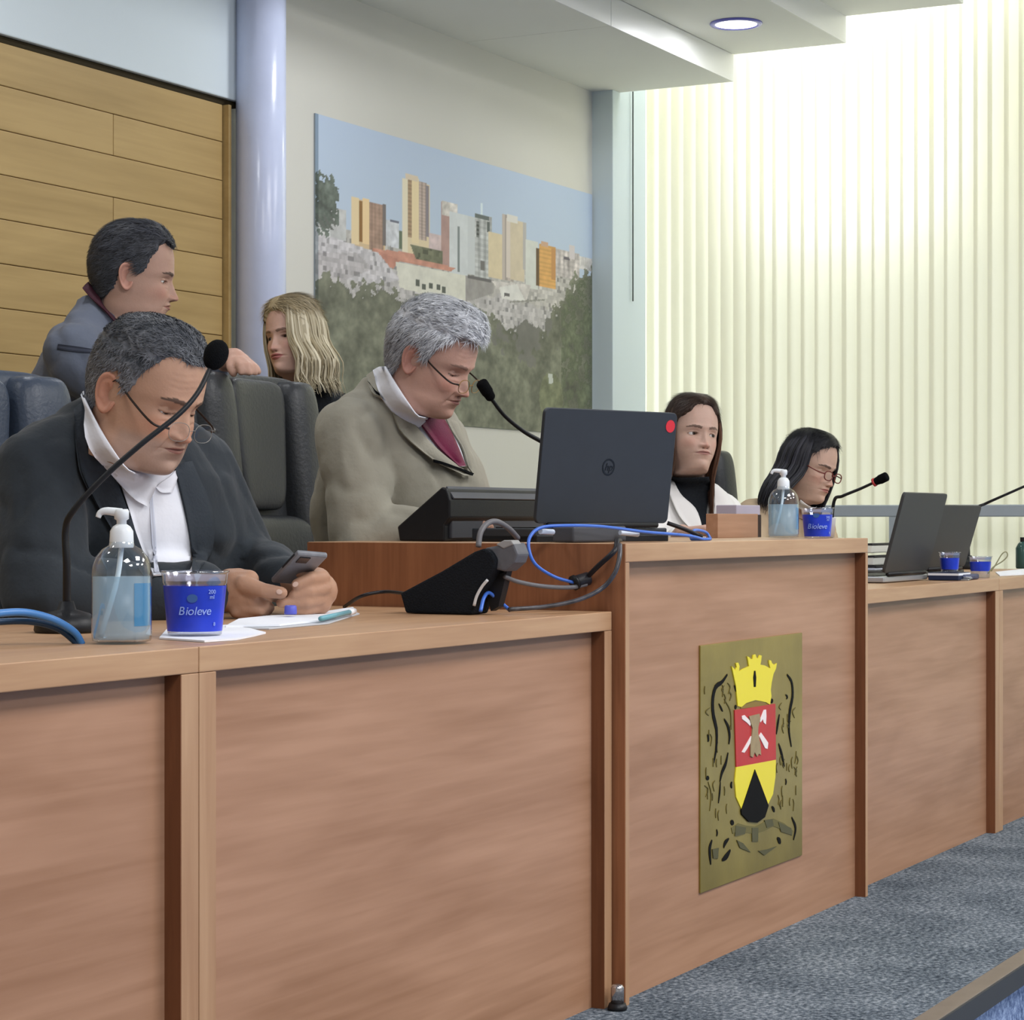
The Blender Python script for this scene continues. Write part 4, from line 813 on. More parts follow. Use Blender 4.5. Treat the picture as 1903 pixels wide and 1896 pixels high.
# ------------------------------------------------------------------ people: heads
def frame(al, be=0.0, ga=0.0):
    """person axes: S to their left, F where they face, U up; al = turn from the viewer, be = nod, ga = tilt (degrees)"""
    al, be, ga = map(math.radians, (al, be, ga))
    F0 = math.cos(al) * V(-CT, -ST, 0) + math.sin(al) * V(ST, -CT, 0); z = V(0, 0, 1); S = np.cross(z, F0)
    F = math.cos(be) * F0 - math.sin(be) * z; U = math.cos(be) * z + math.sin(be) * F0
    return math.cos(ga) * S - math.sin(ga) * U, F, math.cos(ga) * U + math.sin(ga) * S
def sstep(a, b, x): t = np.clip((x - a) / (b - a), 0, 1); return t * t * (3 - 2 * t)
def gs(x, s): return np.exp(-(x / s) ** 2)
HF = [(0, 12.6), (3.2, 12.25), (5.8, 11.1), (7.8, 8.9), (8.9, 6.3), (9.3, 3.9), (9.35, 2.0), (8.9, 0.3), (8.95, -1.6), (9.05, -3.4), (9.05, -4.8), (9.0, -5.7), (8.92, -6.6), (8.75, -7.7), (8.45, -9.0), (7.75, -10.2), (6.3, -11.0), (4.6, -11.6), (3.4, -13.2), (3.0, -16), (3.5, -21)]
HB = [(0, 12.6), (-3.2, 12.35), (-6.0, 11.3), (-8.2, 9.3), (-9.5, 6.7), (-10.0, 3.8), (-10.0, 1.6), (-9.7, -.4), (-9.1, -2.2), (-8.4, -3.8), (-7.8, -5.0), (-7.5, -5.8), (-7.3, -6.6), (-7.2, -7.4), (-7.2, -8.2), (-7.2, -9.0), (-7.3, -9.8), (-7.4, -10.6), (-7.7, -12.2), (-8.4, -15.5), (-9.6, -20)]
HW = [0, 3.5, 5.5, 6.75, 7.4, 7.6, 7.55, 7.4, 7.2, 7.0, 6.8, 6.65, 6.5, 6.3, 6.05, 5.8, 5.6, 5.5, 5.6, 6.0, 7.2]
HQ = [1, 1, 1, 1, 1, .98, .98, 1, 1, 1.02, 1.05, 1.08, 1.1, 1.14, 1.18, 1.15, 1.05, 1, 1, 1, 1]
def catm1(vals, u):
    v = np.asarray(vals, float); v = np.concatenate([[2 * v[0] - v[1]], v, [2 * v[-1] - v[-2]]]); K = len(vals) - 1
    i = np.minimum(u.astype(int), K - 1); t = u - i
    a, b, c, d = v[i], v[i + 1], v[i + 2], v[i + 3]
    return 0.5 * (2 * b + (c - a) * t + (2 * a - 5 * b + 4 * c - d) * t * t + (3 * b - a - 3 * c + d) * t ** 3)
def head_grid(jowl=0.0, wide=1.0, neckw=1.0, chin=0.0, jawn=0.0, NC=132):
    u = np.concatenate([np.linspace(0, 4, 34, endpoint=False), np.linspace(4, 16, 128, endpoint=False), np.linspace(16, 20, 28)]); u[0] = 0.02
    fy, fz = catm1([p[0] for p in HF], u), catm1([p[1] for p in HF], u)
    by, bz = catm1([p[0] for p in HB], u), catm1([p[1] for p in HB], u)
    w_ = np.maximum(catm1(HW, u), 0.05) * wide; q = catm1(HQ, u)
    w_ = w_ + jowl * 0.9 * gs(u - 13.5, 2.2) + (neckw - 1) * 5.5 * sstep(15, 18, u)
    w_ = w_ * (1 - jawn * gs(u - 14.2, 3.2))
    q = q - jowl * 0.12 * gs(u - 13.5, 3); fy = fy + chin * gs(u - 14.3, 1.2) + jowl * 0.9 * gs(u - 17.2, 1.4); fz = fz - jowl * 0.5 * gs(u - 16.8, 1.3)
    a = np.linspace(-math.pi, math.pi, NC, endpoint=False); ph = a - 0.48 * np.sin(a)
    c_, s_ = np.cos(ph)[None], np.sin(ph)[None]
    cyy, czz = ((fy + by) / 2)[:, None], ((fz + bz) / 2)[:, None]; ay, az = ((fy - by) / 2)[:, None], ((fz - bz) / 2)[:, None]
    cp = np.sign(c_) * np.abs(c_) ** 0.92
    X = w_[:, None] * np.sign(s_) * np.abs(s_) ** q[:, None]; Y = cyy + ay * cp; Z = czz + az * np.where(c_ > 0, cp, cp)
    return X, Y, Z
def head(skin, jowl=0.0, wide=1.0, neckw=1.0, chin=0.0, jawn=0.0, nose=1.0, nosew=1.0, eyes='down', lips=(150, 92, 84), brow=(60, 50, 44), browamt=0.8, folds=0.5, stubble=None, age=0.0, lipfull=1.0, open_=0.0, look=(0, 0), smile=0.0, brow_up=0.0, iris=(52, 36, 26)):
    """returns skin mesh pieces in centimetres (s, f, u) with colours, plus the bare grid for the hair"""
    X, Y, Z = head_grid(jowl, wide, neckw, chin, jawn)
    X0, Y0, Z0 = X.copy(), Y.copy(), Z.copy()
    g = sstep(0.5, 4.0, Y) * (Z > -12.5)
    ax_ = np.abs(X); D = np.zeros_like(X)
    # sockets, brow ridge, cheekbones, cheeks
    D -= 0.80 * gs(ax_ - 3.1, 1.55) * gs(Z - 0.15, 1.05)
    D += 0.28 * gs(ax_ - 2.8, 2.2) * gs(Z - 2.0, 0.6) + 0.12 * gs(X, 1.5) * gs(Z - 2.0, 0.8)
    D += 0.30 * gs(ax_ - 4.6, 1.7) * gs(Z + 2.2, 1.3) + 0.25 * gs(ax_ - 3.6, 1.3) * gs(Z + 3.3, 1.2)
    D -= 0.25 * gs(ax_ - 5.3, 1.3) * gs(Z + 5.0, 1.5) * (1 - jowl)
    # nose
    h = np.interp(Z, [-5.0, -4.55, -4.25, -3.95, -3.55, -3.0, -2.2, -1.0, 0.2, 1.2, 2.0], [0, .25, 1.0, 1.85, 2.1, 1.95, 1.5, .95, .45, .2, 0]) * nose
    sg = np.interp(Z, [-5, -4.2, -3.6, -3.0, -2.0, -0.8, 0.4, 1.5], [.9, 1.0, 1.12, 1.0, .88, .80, .72, .9]) * nosew
    D += h * np.exp(-np.abs(X / sg) ** 2.2)
    D += 0.85 * gs(ax_ - 1.38 * nosew, .60) * gs(Z + 3.65, .62) * nose
    D -= 0.35 * gs(ax_ - .72 * nosew, .35) * gs(Z + 4.35, .25)
    # mouth
    mz = -5.65 + 0.25 * smile * (ax_ / 2.4) ** 2 - 0.10 * (1 - smile) * (ax_ / 2.4) ** 2
    lw2 = gs(ax_, 2.15) * (ax_ < 3)
    up_h = 0.62 * lipfull * np.clip(1 - (ax_ / 2.55) ** 2, 0, 1) * (1 - 0.22 * gs(X, .45)); lo_h = (0.80 * lipfull + open_) * np.clip(1 - (ax_ / 2.4) ** 2, 0, 1)
    D += 0.30 * lipfull * gs(Z - mz - 0.35, .38) * gs(ax_, 1.9) + 0.38 * lipfull * gs(Z - mz + 0.50, .42) * gs(ax_, 1.7)
    D -= 0.34 * gs(Z - mz + open_ * 0.3, .13 + open_ * .35) * gs(ax_, 2.3) + 0.12 * gs(ax_ - 2.6, .45) * gs(Z - mz, .45)
    D -= 0.15 * gs(X, .35) * gs(Z + 4.75, .35)
    D += 0.38 * gs(X, 2.6) * gs(Z + 5.5, 1.5) + 0.62 * gs(X, 1.9) * gs(Z + 9.3, 1.25) - 0.20 * gs(X, 1.8) * gs(Z + 7.6, .5)
    # folds from nose wing to mouth corner, bags, forehead lines
    tx = np.clip((-3.5 - Z) / 3.0, 0, 1.25); fx = 1.75 * nosew + 1.25 * tx
    D -= folds * 0.30 * gs(ax_ - fx, .28) * sstep(-7.2, -6.2, Z) * (1 - sstep(-3.9, -3.3, Z)) - folds * 0.16 * gs(ax_ - fx - .75, .55) * gs(Z + 4.9, 1.3)
    D -= age * 0.16 * gs(Z + 1.55 + .12 * (ax_ - 3.1) ** 2, .18) * gs(ax_ - 3.0, 1.3); D += age * 0.12 * gs(Z + 1.1, .35) * gs(ax_ - 3.0, 1.2)
    for zz_ in (5.0, 6.0, 4.1): D -= age * 0.06 * gs(Z - zz_ - .2 * np.cos(X), .13) * (ax_ < 4.5)
    D -= age * 0.10 * gs(ax_ - .8, .2) * gs(Z - 1.9, .7)
    D *= g
    Y = Y + D
    # lids over the eyeballs
    ex, ez = 3.15, 0.0; dx, dz = ax_ - ex, Z - ez
    ye = np.interp(0, [0], [0])
    iy = np.argmin((np.abs(X - ex) + np.abs(Z - ez) + (Y < 2) * 99).ravel()); yb = Y.ravel()[iy]
    yc = yb - 0.98; rl = 1.32
    r2 = rl ** 2 - dx ** 2 - dz ** 2
    lid = yc + np.sqrt(np.clip(r2, 0, None)); Y = np.where((r2 > 0) & (g > 0.5), np.maximum(Y, lid), Y)
    top, bot = {'down': (-0.36, -0.50), 'open': (0.40, -0.36), 'half': (0.02, -0.40), 'narrow': (0.22, -0.33)}[eyes]
    arch = np.clip(1 - (dx / 1.38) ** 2, 0, 1)
    zt_ = top * arch ** 0.7 - 0.05 * dx * np.sign(1) * 0 + (0.0 if eyes != 'down' else -0.0); zb2 = bot * arch ** 0.8
    inside = (np.abs(dx) < 1.36) & (dz < zt_) & (dz > zb2) & (g > 0.5)
    Y = np.where(inside, yc + 0.55, Y)
    Y = Y + 0.10 * gs(dz - zt_ - .22, .16) * (arch > 0) * arch * (g > .5)                       # upper lid roll
    Y = Y - 0.10 * gs(dz - zt_ - .62, .12) * (arch > 0) * (g > .5)                              # lid crease
    # colours
    sk = lin(skin); col = np.ones(X.shape + (3,)) * sk
    def blend(c, m):
        nonlocal col; m = np.clip(m, 0, 1)[..., None]; col = col * (1 - m) + lin(c) * m
    red = (min(255, skin[0] + 8), skin[1] - 22, skin[2] - 22)
    blend(red, g * (0.40 * gs(ax_ - 4.2, 1.9) * gs(Z + 2.6, 1.6) + 0.45 * gs(X, 1.2) * gs(Z + 3.6, .9)))
    if stubble: blend(stubble[0], stubble[1] * g * sstep(-3.6, -5.4, Z + .0) * sstep(-12.2, -10.5, Z) * (1 - 0.9 * gs(ax_, 2.0) * gs(Z + 5.6, .7)) * sstep(0.5, 3, Y0))
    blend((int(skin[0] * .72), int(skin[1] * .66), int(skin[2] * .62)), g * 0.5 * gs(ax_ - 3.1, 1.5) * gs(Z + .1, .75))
    lm = ((Z - mz) < up_h) & ((Z - mz) > -lo_h) & (ax_ < 2.6) & (Y0 > 4)
    blend(lips, 0.85 * lm); blend((70, 34, 30), 0.8 * gs(Z - mz + open_ * .3, .09 + open_ * .28) * gs(ax_, 2.0) * (Y0 > 4))
    bz_ = 1.75 + brow_up + 0.42 * np.sin(np.clip((ax_ - 1.2) / 3.8, 0, 1) * 2.4) - 0.10
    blend(brow, browamt * (np.abs(Z - bz_) < np.interp(ax_, [1.0, 1.8, 3.6, 5.2], [.22, .40, .34, .08])) * (ax_ > 1.1) * (ax_ < 5.2) * (Y0 > 2))
    blend((58, 34, 28), 0.85 * g * gs(ax_ - .75 * nosew, .34) * gs(Z + 4.42, .20))  # nostril shade painted into the skin colour
    lash = (np.abs(dx) < 1.45) & (Y0 > 3)
    blend((46, 32, 26), (0.85 if eyes != 'down' else 0.75) * lash * gs(dz - zt_, .10) * (arch > 0.02)); blend((84, 56, 48), 0.5 * lash * gs(dz - zb2, .07) * (arch > 0.05))
    n, m = X.shape
    vs = np.stack([X, Y, Z], -1).reshape(-1, 3)
    fs = grid_faces(n, m, True)
    pieces = [(vs, fs, col.reshape(-1, 3))]
    # eyeballs
    for s_ in (-1, 1):
        q, p_ = 20, 28; ev, ec = [], []
        gx, gy = look; axis = nrm(V(gx, 1.0, gy))
        for i in range(q + 1):
            t_ = math.pi * i / q
            for j in range(p_):
                f_ = 2 * math.pi * j / p_
                a1 = nrm(np.cross(axis, V(0, 0, 1))); a2 = np.cross(axis, a1)
                d_ = axis * math.cos(t_) + (a1 * math.cos(f_) + a2 * math.sin(f_)) * math.sin(t_)
                ev.append(V(s_ * ex, yc, ez - 0.02) + d_ * 1.23)
                ec.append(lin((18, 12, 10)) if t_ < .24 else lin(iris) if t_ < .50 else lin((214, 208, 204)))
        pieces.append((np.array(ev), grid_faces(q + 1, p_, True), np.array(ec)))
    # ears
    for s_ in (-1, 1):
        nr, na = 12, 34; ev, ec = [], []
        for i in range(nr + 1):
            r = i / (nr - 1) if i < nr else 1.0
            for j in range(na):
                t_ = 2 * math.pi * j / na; cx_, cz_ = math.cos(t_), math.sin(t_)
                wv = 1.75 * (1 + 0.16 * cz_) ; hv = 3.25
                px_, pz_ = wv * cx_ * r, hv * cz_ * r
                hgt = 0.30 + 0.62 * math.exp(-((r - .88) / .16) ** 2) * (1 if cx_ < .55 or cz_ < -.5 else .45) + 0.42 * math.exp(-((r - .55) / .16) ** 2) * (cx_ < .3) * (cz_ > -.6) - 0.75 * math.exp(-(((px_ - .35) / .75) ** 2 + ((pz_ + .35) / .95) ** 2))
                if cx_ > .75 and abs(cz_) < .5: hgt -= .25 * r
                if i == nr: hgt = -0.9; px_ *= .72; pz_ *= .80
                out_ = hgt * 0.75; back = -px_           # px_ forward positive
                y_ = px_; x_ = out_ - 0.34 * (px_ - 1.0) * (1 if i < nr else .2)
                ev.append((s_ * (7.15 * wide + 0.05 + x_), -0.9 + y_ - 0.12 * pz_, -0.15 + pz_ + 0.05 * y_))
                dk = math.exp(-(((px_ - .40) / .70) ** 2 + ((pz_ + .3) / 1.0) ** 2)) + .45 * math.exp(-((r - .72) / .10) ** 2) * (cx_ < .2) * (cz_ > -.5); dk = min(1, dk)
                c0 = lin((min(255, skin[0] + 4), skin[1] - 10, skin[2] - 10)); ec.append(c0 * (1 - .55 * dk) + lin((96, 52, 40)) * .55 * dk)
        fs2 = grid_faces(nr + 1, na, True)
        if s_ < 0: fs2 = [tuple(reversed(f)) for f in fs2]
        pieces.append((np.array(ev), fs2, np.array(ec)))
    return join(*pieces), (X0, Y0, Z0), dict(yc=yc, ex=ex)
def place(m, org, fr, sc):
    S, F, U = fr; v = np.asarray(m[0], float) * (0.01 * sc)
    w_ = org + v[:, :1] * S + v[:, 1:2] * F + v[:, 2:3] * U
    return (w_,) + tuple(m[1:])
def headplace(m, org, fr, sc, nb):
    """put the head down and lead its neck to the collar at nb"""
    w_ = place(m, org, fr, sc)[0].copy(); S, F, U = fr; u = np.asarray(m[0])[:, 2]
    end = org + .01 * sc * (-3.0 * F - 20.5 * U); t = sstep(-9.8, -20.5, u)[:, None]
    f_ = np.asarray(m[0])[:, 1]; t = t * (1 - 0.0 * f_[:, None])
    return (w_ + t * (nb - V(0, 0, .03) - end),) + tuple(m[1:])
def grid_normals(X, Y, Z):
    P = np.stack([X, Y, Z], -1); dr = np.gradient(P, axis=0); dc = (np.roll(P, -1, 1) - np.roll(P, 1, 1)) / 2
    N = np.cross(dc, dr); N /= np.maximum(1e-9, np.linalg.norm(N, axis=-1, keepdims=True))
    ctr = np.array([0, -0.5, 0.0]); sgn = np.sign(((P - ctr) * N).sum(-1, keepdims=True)); return N * np.where(sgn == 0, 1, sgn)
def hairline(X, Y, recede=0.0, front=7.2):
    z = np.interp(Y, [-9.5, -7, -5, -3.6, -2.7, -2.0, -1.0, 0.7, 1.15, 1.6, 2.6, 4.0, 5.4, 6.6, 8.0], [-8.2, -7.6, -5.6, -3.4, -0.5, 2.4, 3.3, 3.3, 1.6, 0.4, 0.9, 4.6, 6.2, front, front + .2])
    return z + recede * 1.8 * gs(np.abs(X) - 4.6, 1.6) * sstep(2.5, 5.5, Y)
def noise_grid(X, Y, Z, sc, H=0.9, seed=0.0):
    return np.array([[mnoise.fractal(Vector((x * sc[0] + seed, y * sc[1], z * sc[2])), H, 2.0, 4) for x, y, z in zip(a, b, c)] for a, b, c in zip(X, Y, Z)])
def short_hair(grid, c1, c2, thick=1.0, top=0.5, recede=0.3, front=7.2, frontcol=None, seed=0.0, rough=0.25, wave=0.0, side=None):
    """cap of short hair grown from the scalp grid, with locks; returns mesh in cm"""
    X, Y, Z = (a[:118] for a in grid); N = grid_normals(X, Y, Z)
    nz = noise_grid(X, Y, Z, (0.55, 0.55, 0.55), seed=seed); fine = noise_grid(X, Y, Z, (2.2, 1.3, 1.3), seed=seed + 5)
    edge = Z - hairline(X, Y, recede, front) + 0.35 * nz + 0.25 * fine
    m = sstep(-0.1, 0.9, edge)
    th = thick * (0.45 + 0.55 * sstep(-2, 6, Z)) + top * sstep(6, 11, Z) * sstep(-6, 6, Y)
    th = th * (1 + rough * nz + 0.6 * rough * fine)
    if wave: th = th + wave * sstep(5, 9, Z) * sstep(2, 7, Y) * (0.6 + 0.6 * np.sin(X * 1.3 + Y * 1.1))
    off = th * m - 0.30 * (1 - m)
    P = np.stack([X, Y, Z], -1) + N * off[..., None]
    t_ = np.clip(0.5 + 0.9 * fine + 0.35 * nz, 0, 1)[..., None]
    col = lin(c1) * (1 - t_) + lin(c2) * t_
    if side is not None:
        sd = (sstep(6.5, 2.0, Z) * 0.9)[..., None]; col = col * (1 - sd) + lin(side) * (0.8 + 0.4 * t_) * sd
    if frontcol is not None:
        ff = (sstep(4, 8, Y) * 0.8)[..., None]; col = col * (1 - ff) + lin(frontcol) * (0.85 + .3 * t_) * ff
    n, mm = X.shape; keep = (edge > -0.9)
    fs = [f for f in grid_faces(n, mm, True) if keep.ravel()[list(f)].any()]
    return (P.reshape(-1, 3), fs, col.reshape(-1, 3)), (P, N, m, col)
def strands(cap, count, length, w_, comb, rng, lift=0.35, zmin=-9):
    """loose blades of hair lying on a cap"""
    P, N, m, col = cap; n, mm = m.shape; vs, fs, cs = [], [], []
    ii = rng.integers(3, n - 2, count * 3); jj = rng.integers(0, mm, count * 3); k = 0
    for i, j in zip(ii, jj):
        if m[i, j] < 0.6: continue
        p = P[i, j]; nn = N[i, j]; t_ = comb(p) + rng.normal(0, .25, 3); t_ = nrm(t_ - nn * np.dot(t_, nn)); s_ = np.cross(nn, t_)
        L = length * (0.6 + 0.8 * rng.random()); c = col[i, j] * (0.50 + 0.95 * rng.random()); b = len(vs)
        q0 = p - nn * .12; q1 = p + t_ * L * .5 + nn * lift * L * .35; q2 = p + t_ * L + nn * lift * L * .25
        vs += [q0 + s_ * w_, q0 - s_ * w_, q1 + s_ * w_ * .8, q1 - s_ * w_ * .8, q2]; fs += [(b, b + 1, b + 3, b + 2), (b + 2, b + 3, b + 4)]; cs += [c] * 5
        k += 1
        if k >= count: break
    return (np.array(vs), fs, np.array(cs))
M_skin = mat('skin', rough=0.5, spec=0.35, attr=True, sss=0.12, bump=0.06, bscale=260, var=0.05, vscale=40)
M_hair = mat('hair', rough=0.5, spec=0.35, attr=True)
M_glassf = mat('dark spectacle frame', (34, 22, 16), 0.35, 0.5); M_goldf = mat('gold spectacle frame', (150, 116, 62), 0.3, 0.5, metal=0.7); M_silvf = mat('thin silver frame', (150, 146, 140), 0.3, 0.5, metal=0.6)
M_lens = clear('spectacle lens', (0.97, 0.98, 0.98), 0.01, 0.02, 0.08)
def glasses(parent, org, fr, sc, drop, frame_m, temple_m, rw=2.3, rh=1.6, rimr=0.09, fy=10.6, pitch=0.0, wide=7.5, rimless=False):
    """spectacles in cm head space; drop = how far they slid down"""
    def W(p): return place((np.array([p]), []), org, fr, sc)[0][0]
    g = None; root = bpy.data.objects.new('spectacles', None); COL.objects.link(root); root.parent = parent; ORG[root] = ORG[parent]
    for s_ in (-1, 1):
        c = V(s_ * 3.05, fy, -drop); pts = []
        for t_ in np.linspace(0, 2 * math.pi, 33):
            x = rw * abs(math.cos(t_)) ** .8 * math.copysign(1, math.cos(t_)); z = rh * abs(math.sin(t_)) ** .8 * math.copysign(1, math.sin(t_))
            pts.append(W(c + V(x, -0.10 * abs(s_ * 3.05 + x) * .6 + 0.25 * 0 - pitch * z, z)))
        if not rimless: obj('rim', tube(pts, rimr * .01 * sc, 6, cap=False), frame_m, root, smooth=True)
        obj('lens', (np.array(pts[:-1]), [tuple(range(32))]), M_lens, root)
        h_ = V(s_ * 5.35, fy - .45, -drop + .35)
        obj('temple', tube([W(h_), W(V(s_ * wide, fy - 2.0, -drop + .55)), W(V(s_ * (wide + .12), 4.0, .2 - drop * .35 + .9)), W(V(s_ * (wide + .1), .4, 2.2)), W(V(s_ * (wide - .1), -1.2, 1.3))], [.20 * .01 * sc, .19 * .01 * sc, .15 * .01 * sc], 6, 24), temple_m, root, smooth=True)
    obj('bridge', tube([W(V(-.85, fy - .05, -drop + .2)), W(V(0, fy + .25, -drop + .5)), W(V(.85, fy - .05, -drop + .2))], rimr * .01 * sc, 6, 10), frame_m, root, smooth=True)
    return root
# ------------------------------------------------------------------ people: bodies and clothes
def capsule(a, b, ra, rb, n=14, flat=None):
    a, b = np.asarray(a, float), np.asarray(b, float); t = nrm(b - a) if np.linalg.norm(b - a) > 1e-6 else V(0, 0, 1)
    P, R = [], []
    for u in (-1, -.92, -.7, -.4): P.append(a + t * ra * u); R.append(ra * math.sqrt(max(1 - u * u, 0.0004)))
    P.append(a); R.append(ra); P.append((a + b) / 2); R.append((ra + rb) / 2); P.append(b); R.append(rb)
    for u in (.4, .7, .92, 1): P.append(b + t * rb * u); R.append(rb * math.sqrt(max(1 - u * u, 0.0004)))
    ref = V(0, 0, 1) if abs(t[2]) < .9 else V(1, 0, 0); x = nrm(np.cross(t, ref)); y = np.cross(t, x); vs = []
    for p, r in zip(P, R):
        for j in range(n):
            q = 2 * math.pi * j / n; v = (x * math.cos(q) + y * math.sin(q)) * r
            if flat is not None: fd = nrm(flat[0]); v = v - fd * np.dot(v, fd) * (1 - flat[1])
            vs.append(p + v)
    N = len(P); fs = grid_faces(N, n, True) + [tuple(range(n - 1, -1, -1)), tuple((N - 1) * n + j for j in range(n))]
    return (np.array(vs), fs)
def loft(secs, n=28, e=0.85):
    """sections: (centre, side vector, front vector); superellipse rings joined and capped"""
    vs = []
    for c, sv, fv in secs:
        for j in range(n):
            q = 2 * math.pi * j / n; cx_, sx_ = math.cos(q), math.sin(q)
            vs.append(np.asarray(c) + np.asarray(sv) * math.copysign(abs(cx_) ** e, cx_) + np.asarray(fv) * math.copysign(abs(sx_) ** e, sx_))
    N = len(secs); fs = grid_faces(N, n, True) + [tuple(range(n - 1, -1, -1)), tuple((N - 1) * n + j for j in range(n))]
    return (np.array(vs), fs)
def remesh(parts, voxel, smooth=6, wr=0.0, wsc=9.0, seed=0.0, factor=0.5):
    m = join(*parts)
    me = bpy.data.meshes.new('tmp'); me.from_pydata(m[0].tolist(), [], [tuple(map(int, f)) for f in m[1]])
    bm = bmesh.new(); bm.from_mesh(me); bmesh.ops.recalc_face_normals(bm, faces=bm.faces); bm.to_mesh(me); bm.free()
    o = bpy.data.objects.new('tmp', me); COL.objects.link(o)
    r = o.modifiers.new('r', 'REMESH'); r.mode = 'VOXEL'; r.voxel_size = voxel
    s = o.modifiers.new('s', 'SMOOTH'); s.iterations = smooth; s.factor = factor
    dg = bpy.context.evaluated_depsgraph_get(); e = bpy.data.meshes.new_from_object(o.evaluated_get(dg))
    v = np.empty(len(e.vertices) * 3); e.vertices.foreach_get('co', v); v = v.reshape(-1, 3)
    nn = np.empty(len(e.vertices) * 3); e.vertex_normals.foreach_get('vector', nn); nn = nn.reshape(-1, 3)
    if wr:
        d = np.array([mnoise.fractal(Vector((p[0] * wsc + seed, p[1] * wsc, p[2] * wsc * 0.55)), 0.9, 2.0, 3) for p in v])
        r_ = np.array([1 - abs(mnoise.noise(Vector((p[0] * wsc * 1.3 + p[2] * wsc * .6 + seed, p[1] * wsc * 1.3, p[2] * wsc * .8)))) for p in v])   # creases
        v = v + nn * (d * wr - np.clip(r_ - .72, 0, 1) ** 1.5 * wr * 4.5)[:, None]
    f = [tuple(p.vertices) for p in e.polygons]
    bpy.data.objects.remove(o); bpy.data.meshes.remove(me); bpy.data.meshes.remove(e)
    return (v, f)
def bvh(m): return BVHTree.FromPolygons([Vector(p) for p in m[0]], [tuple(int(i) for i in f) for f in m[1]])
def ray(tree, px, py):
    d = Vector(at(px, py, d=1.0) - CAMP).normalized(); h = tree.ray_cast(Vector(CAMP), d)
    return h
def drape(tree, left, right, nu, nv, off, thick=0.003, puff=0.0):
    """cloth panel between two edge lines (given where the photograph shows them) lying on a body surface"""
    L = catmull([(*q, 0) for q in left], nv)[:, :2]; R = catmull([(*q, 0) for q in right], nv)[:, :2]; P = np.zeros((nv, nu, 3)); N = np.zeros((nv, nu, 3)); ok = np.zeros((nv, nu), bool)
    for i in range(nv):
        for j in range(nu):
            q = L[i] + (R[i] - L[i]) * j / (nu - 1); h = ray(tree, *q)
            if h[0] is not None: P[i, j] = h[0]; n_ = np.array(h[1]); N[i, j] = n_ if np.dot(n_, CAMP - P[i, j]) > 0 else -n_; ok[i, j] = True
    idx = np.argwhere(ok)
    if not len(idx): return None
    for i in range(nv):
        for j in range(nu):
            if not ok[i, j]:
                k = idx[np.argmin(((idx - (i, j)) ** 2).sum(1))]; dd = proj(P[k[0], k[1]])[2]
                q = L[i] + (R[i] - L[i]) * j / (nu - 1); P[i, j] = at(q[0], q[1], d=dd); N[i, j] = N[k[0], k[1]]
    for _ in range(3):
        N[1:-1] = (N[1:-1] + N[:-2] + N[2:]) / 3; N[:, 1:-1] = (N[:, 1:-1] + N[:, :-2] + N[:, 2:]) / 3
        Q = P.copy(); Q[1:-1, 1:-1] = (P[1:-1, 1:-1] * 2 + P[:-2, 1:-1] + P[2:, 1:-1] + P[1:-1, :-2] + P[1:-1, 2:]) / 6; P = Q
    N /= np.maximum(1e-9, np.linalg.norm(N, axis=-1, keepdims=True))
    e_ = np.sin(np.linspace(0, math.pi, nu))[None, :, None]
    A = P + N * (off + puff * e_); B = A + N * thick
    v = np.concatenate([A.reshape(-1, 3), B.reshape(-1, 3)]); n0 = nu * nv
    f = [tuple(reversed(q)) for q in grid_faces(nv, nu)] + [tuple(i + n0 for i in q) for q in grid_faces(nv, nu)]
    for i in range(nv - 1):
        for j in (0, nu - 1): a = i * nu + j; f.append((a, a + nu, a + nu + n0, a + n0))
    for j in range(nu - 1):
        for i in (0, nv - 1): a = i * nu + j; f.append((a, a + 1, a + 1 + n0, a + n0))
    return (v, f)
def finger(pts, r): return [capsule(pts[i], pts[i + 1], r[i], r[i + 1], 12) for i in range(len(pts) - 1)]
def skinned(m, c, blot=None):
    v = np.asarray(m[0]); col = np.ones((len(v), 3)) * lin(c); return (v, m[1], col)

def long_hair(guides, count, width, c1, c2, rng, jit=0.35, seg=16, dark=None, flat=0.45):
    """locks of long hair between guide curves (head cm); each lock a flattened tapering tube"""
    G = np.array([catmull(g, seg) for g in guides]); ms = []
    for k in range(count):
        t_ = (k + rng.random()) / count * (len(G) - 1); i = min(int(t_), len(G) - 2); f = t_ - i
        P = G[i] * (1 - f) + G[i + 1] * f
        wob = rng.normal(0, jit, 3); ph_ = rng.random() * 6.28; u = np.linspace(0, 1, seg)[:, None]
        P = P + wob * u ** .7 + jit * .5 * np.sin(u * 7 + ph_) * rng.normal(0, 1, 3) * u
        if P[-1, 2] < -2: P[-1] += V(0, 0, rng.normal(0, 1.2))
        ctr = V(0, 0, 0); outd = nrm(V(P[seg // 2, 0], P[seg // 2, 1], 0))
        w_ = width * (0.7 + 0.6 * rng.random())
        m = tube(P, [w_ * .75, w_, w_, w_ * .9, w_ * .6, w_ * .12], 7, flat=(outd, flat))
        m2 = np.clip(rng.normal(.5, .32), 0, 1); c = lin(c1) * (1 - m2) + lin(c2) * m2
        col = np.repeat(c[None], len(m[0]), 0)
        if dark is not None:
            rows = np.repeat(np.linspace(0, 1, seg), 7); dk = np.clip(1 - rows / dark[1], 0, 1)[:, None]; col = col * (1 - dk) + lin(dark[0]) * dk
        ms.append((m[0], m[1], col))
    return join(*ms)
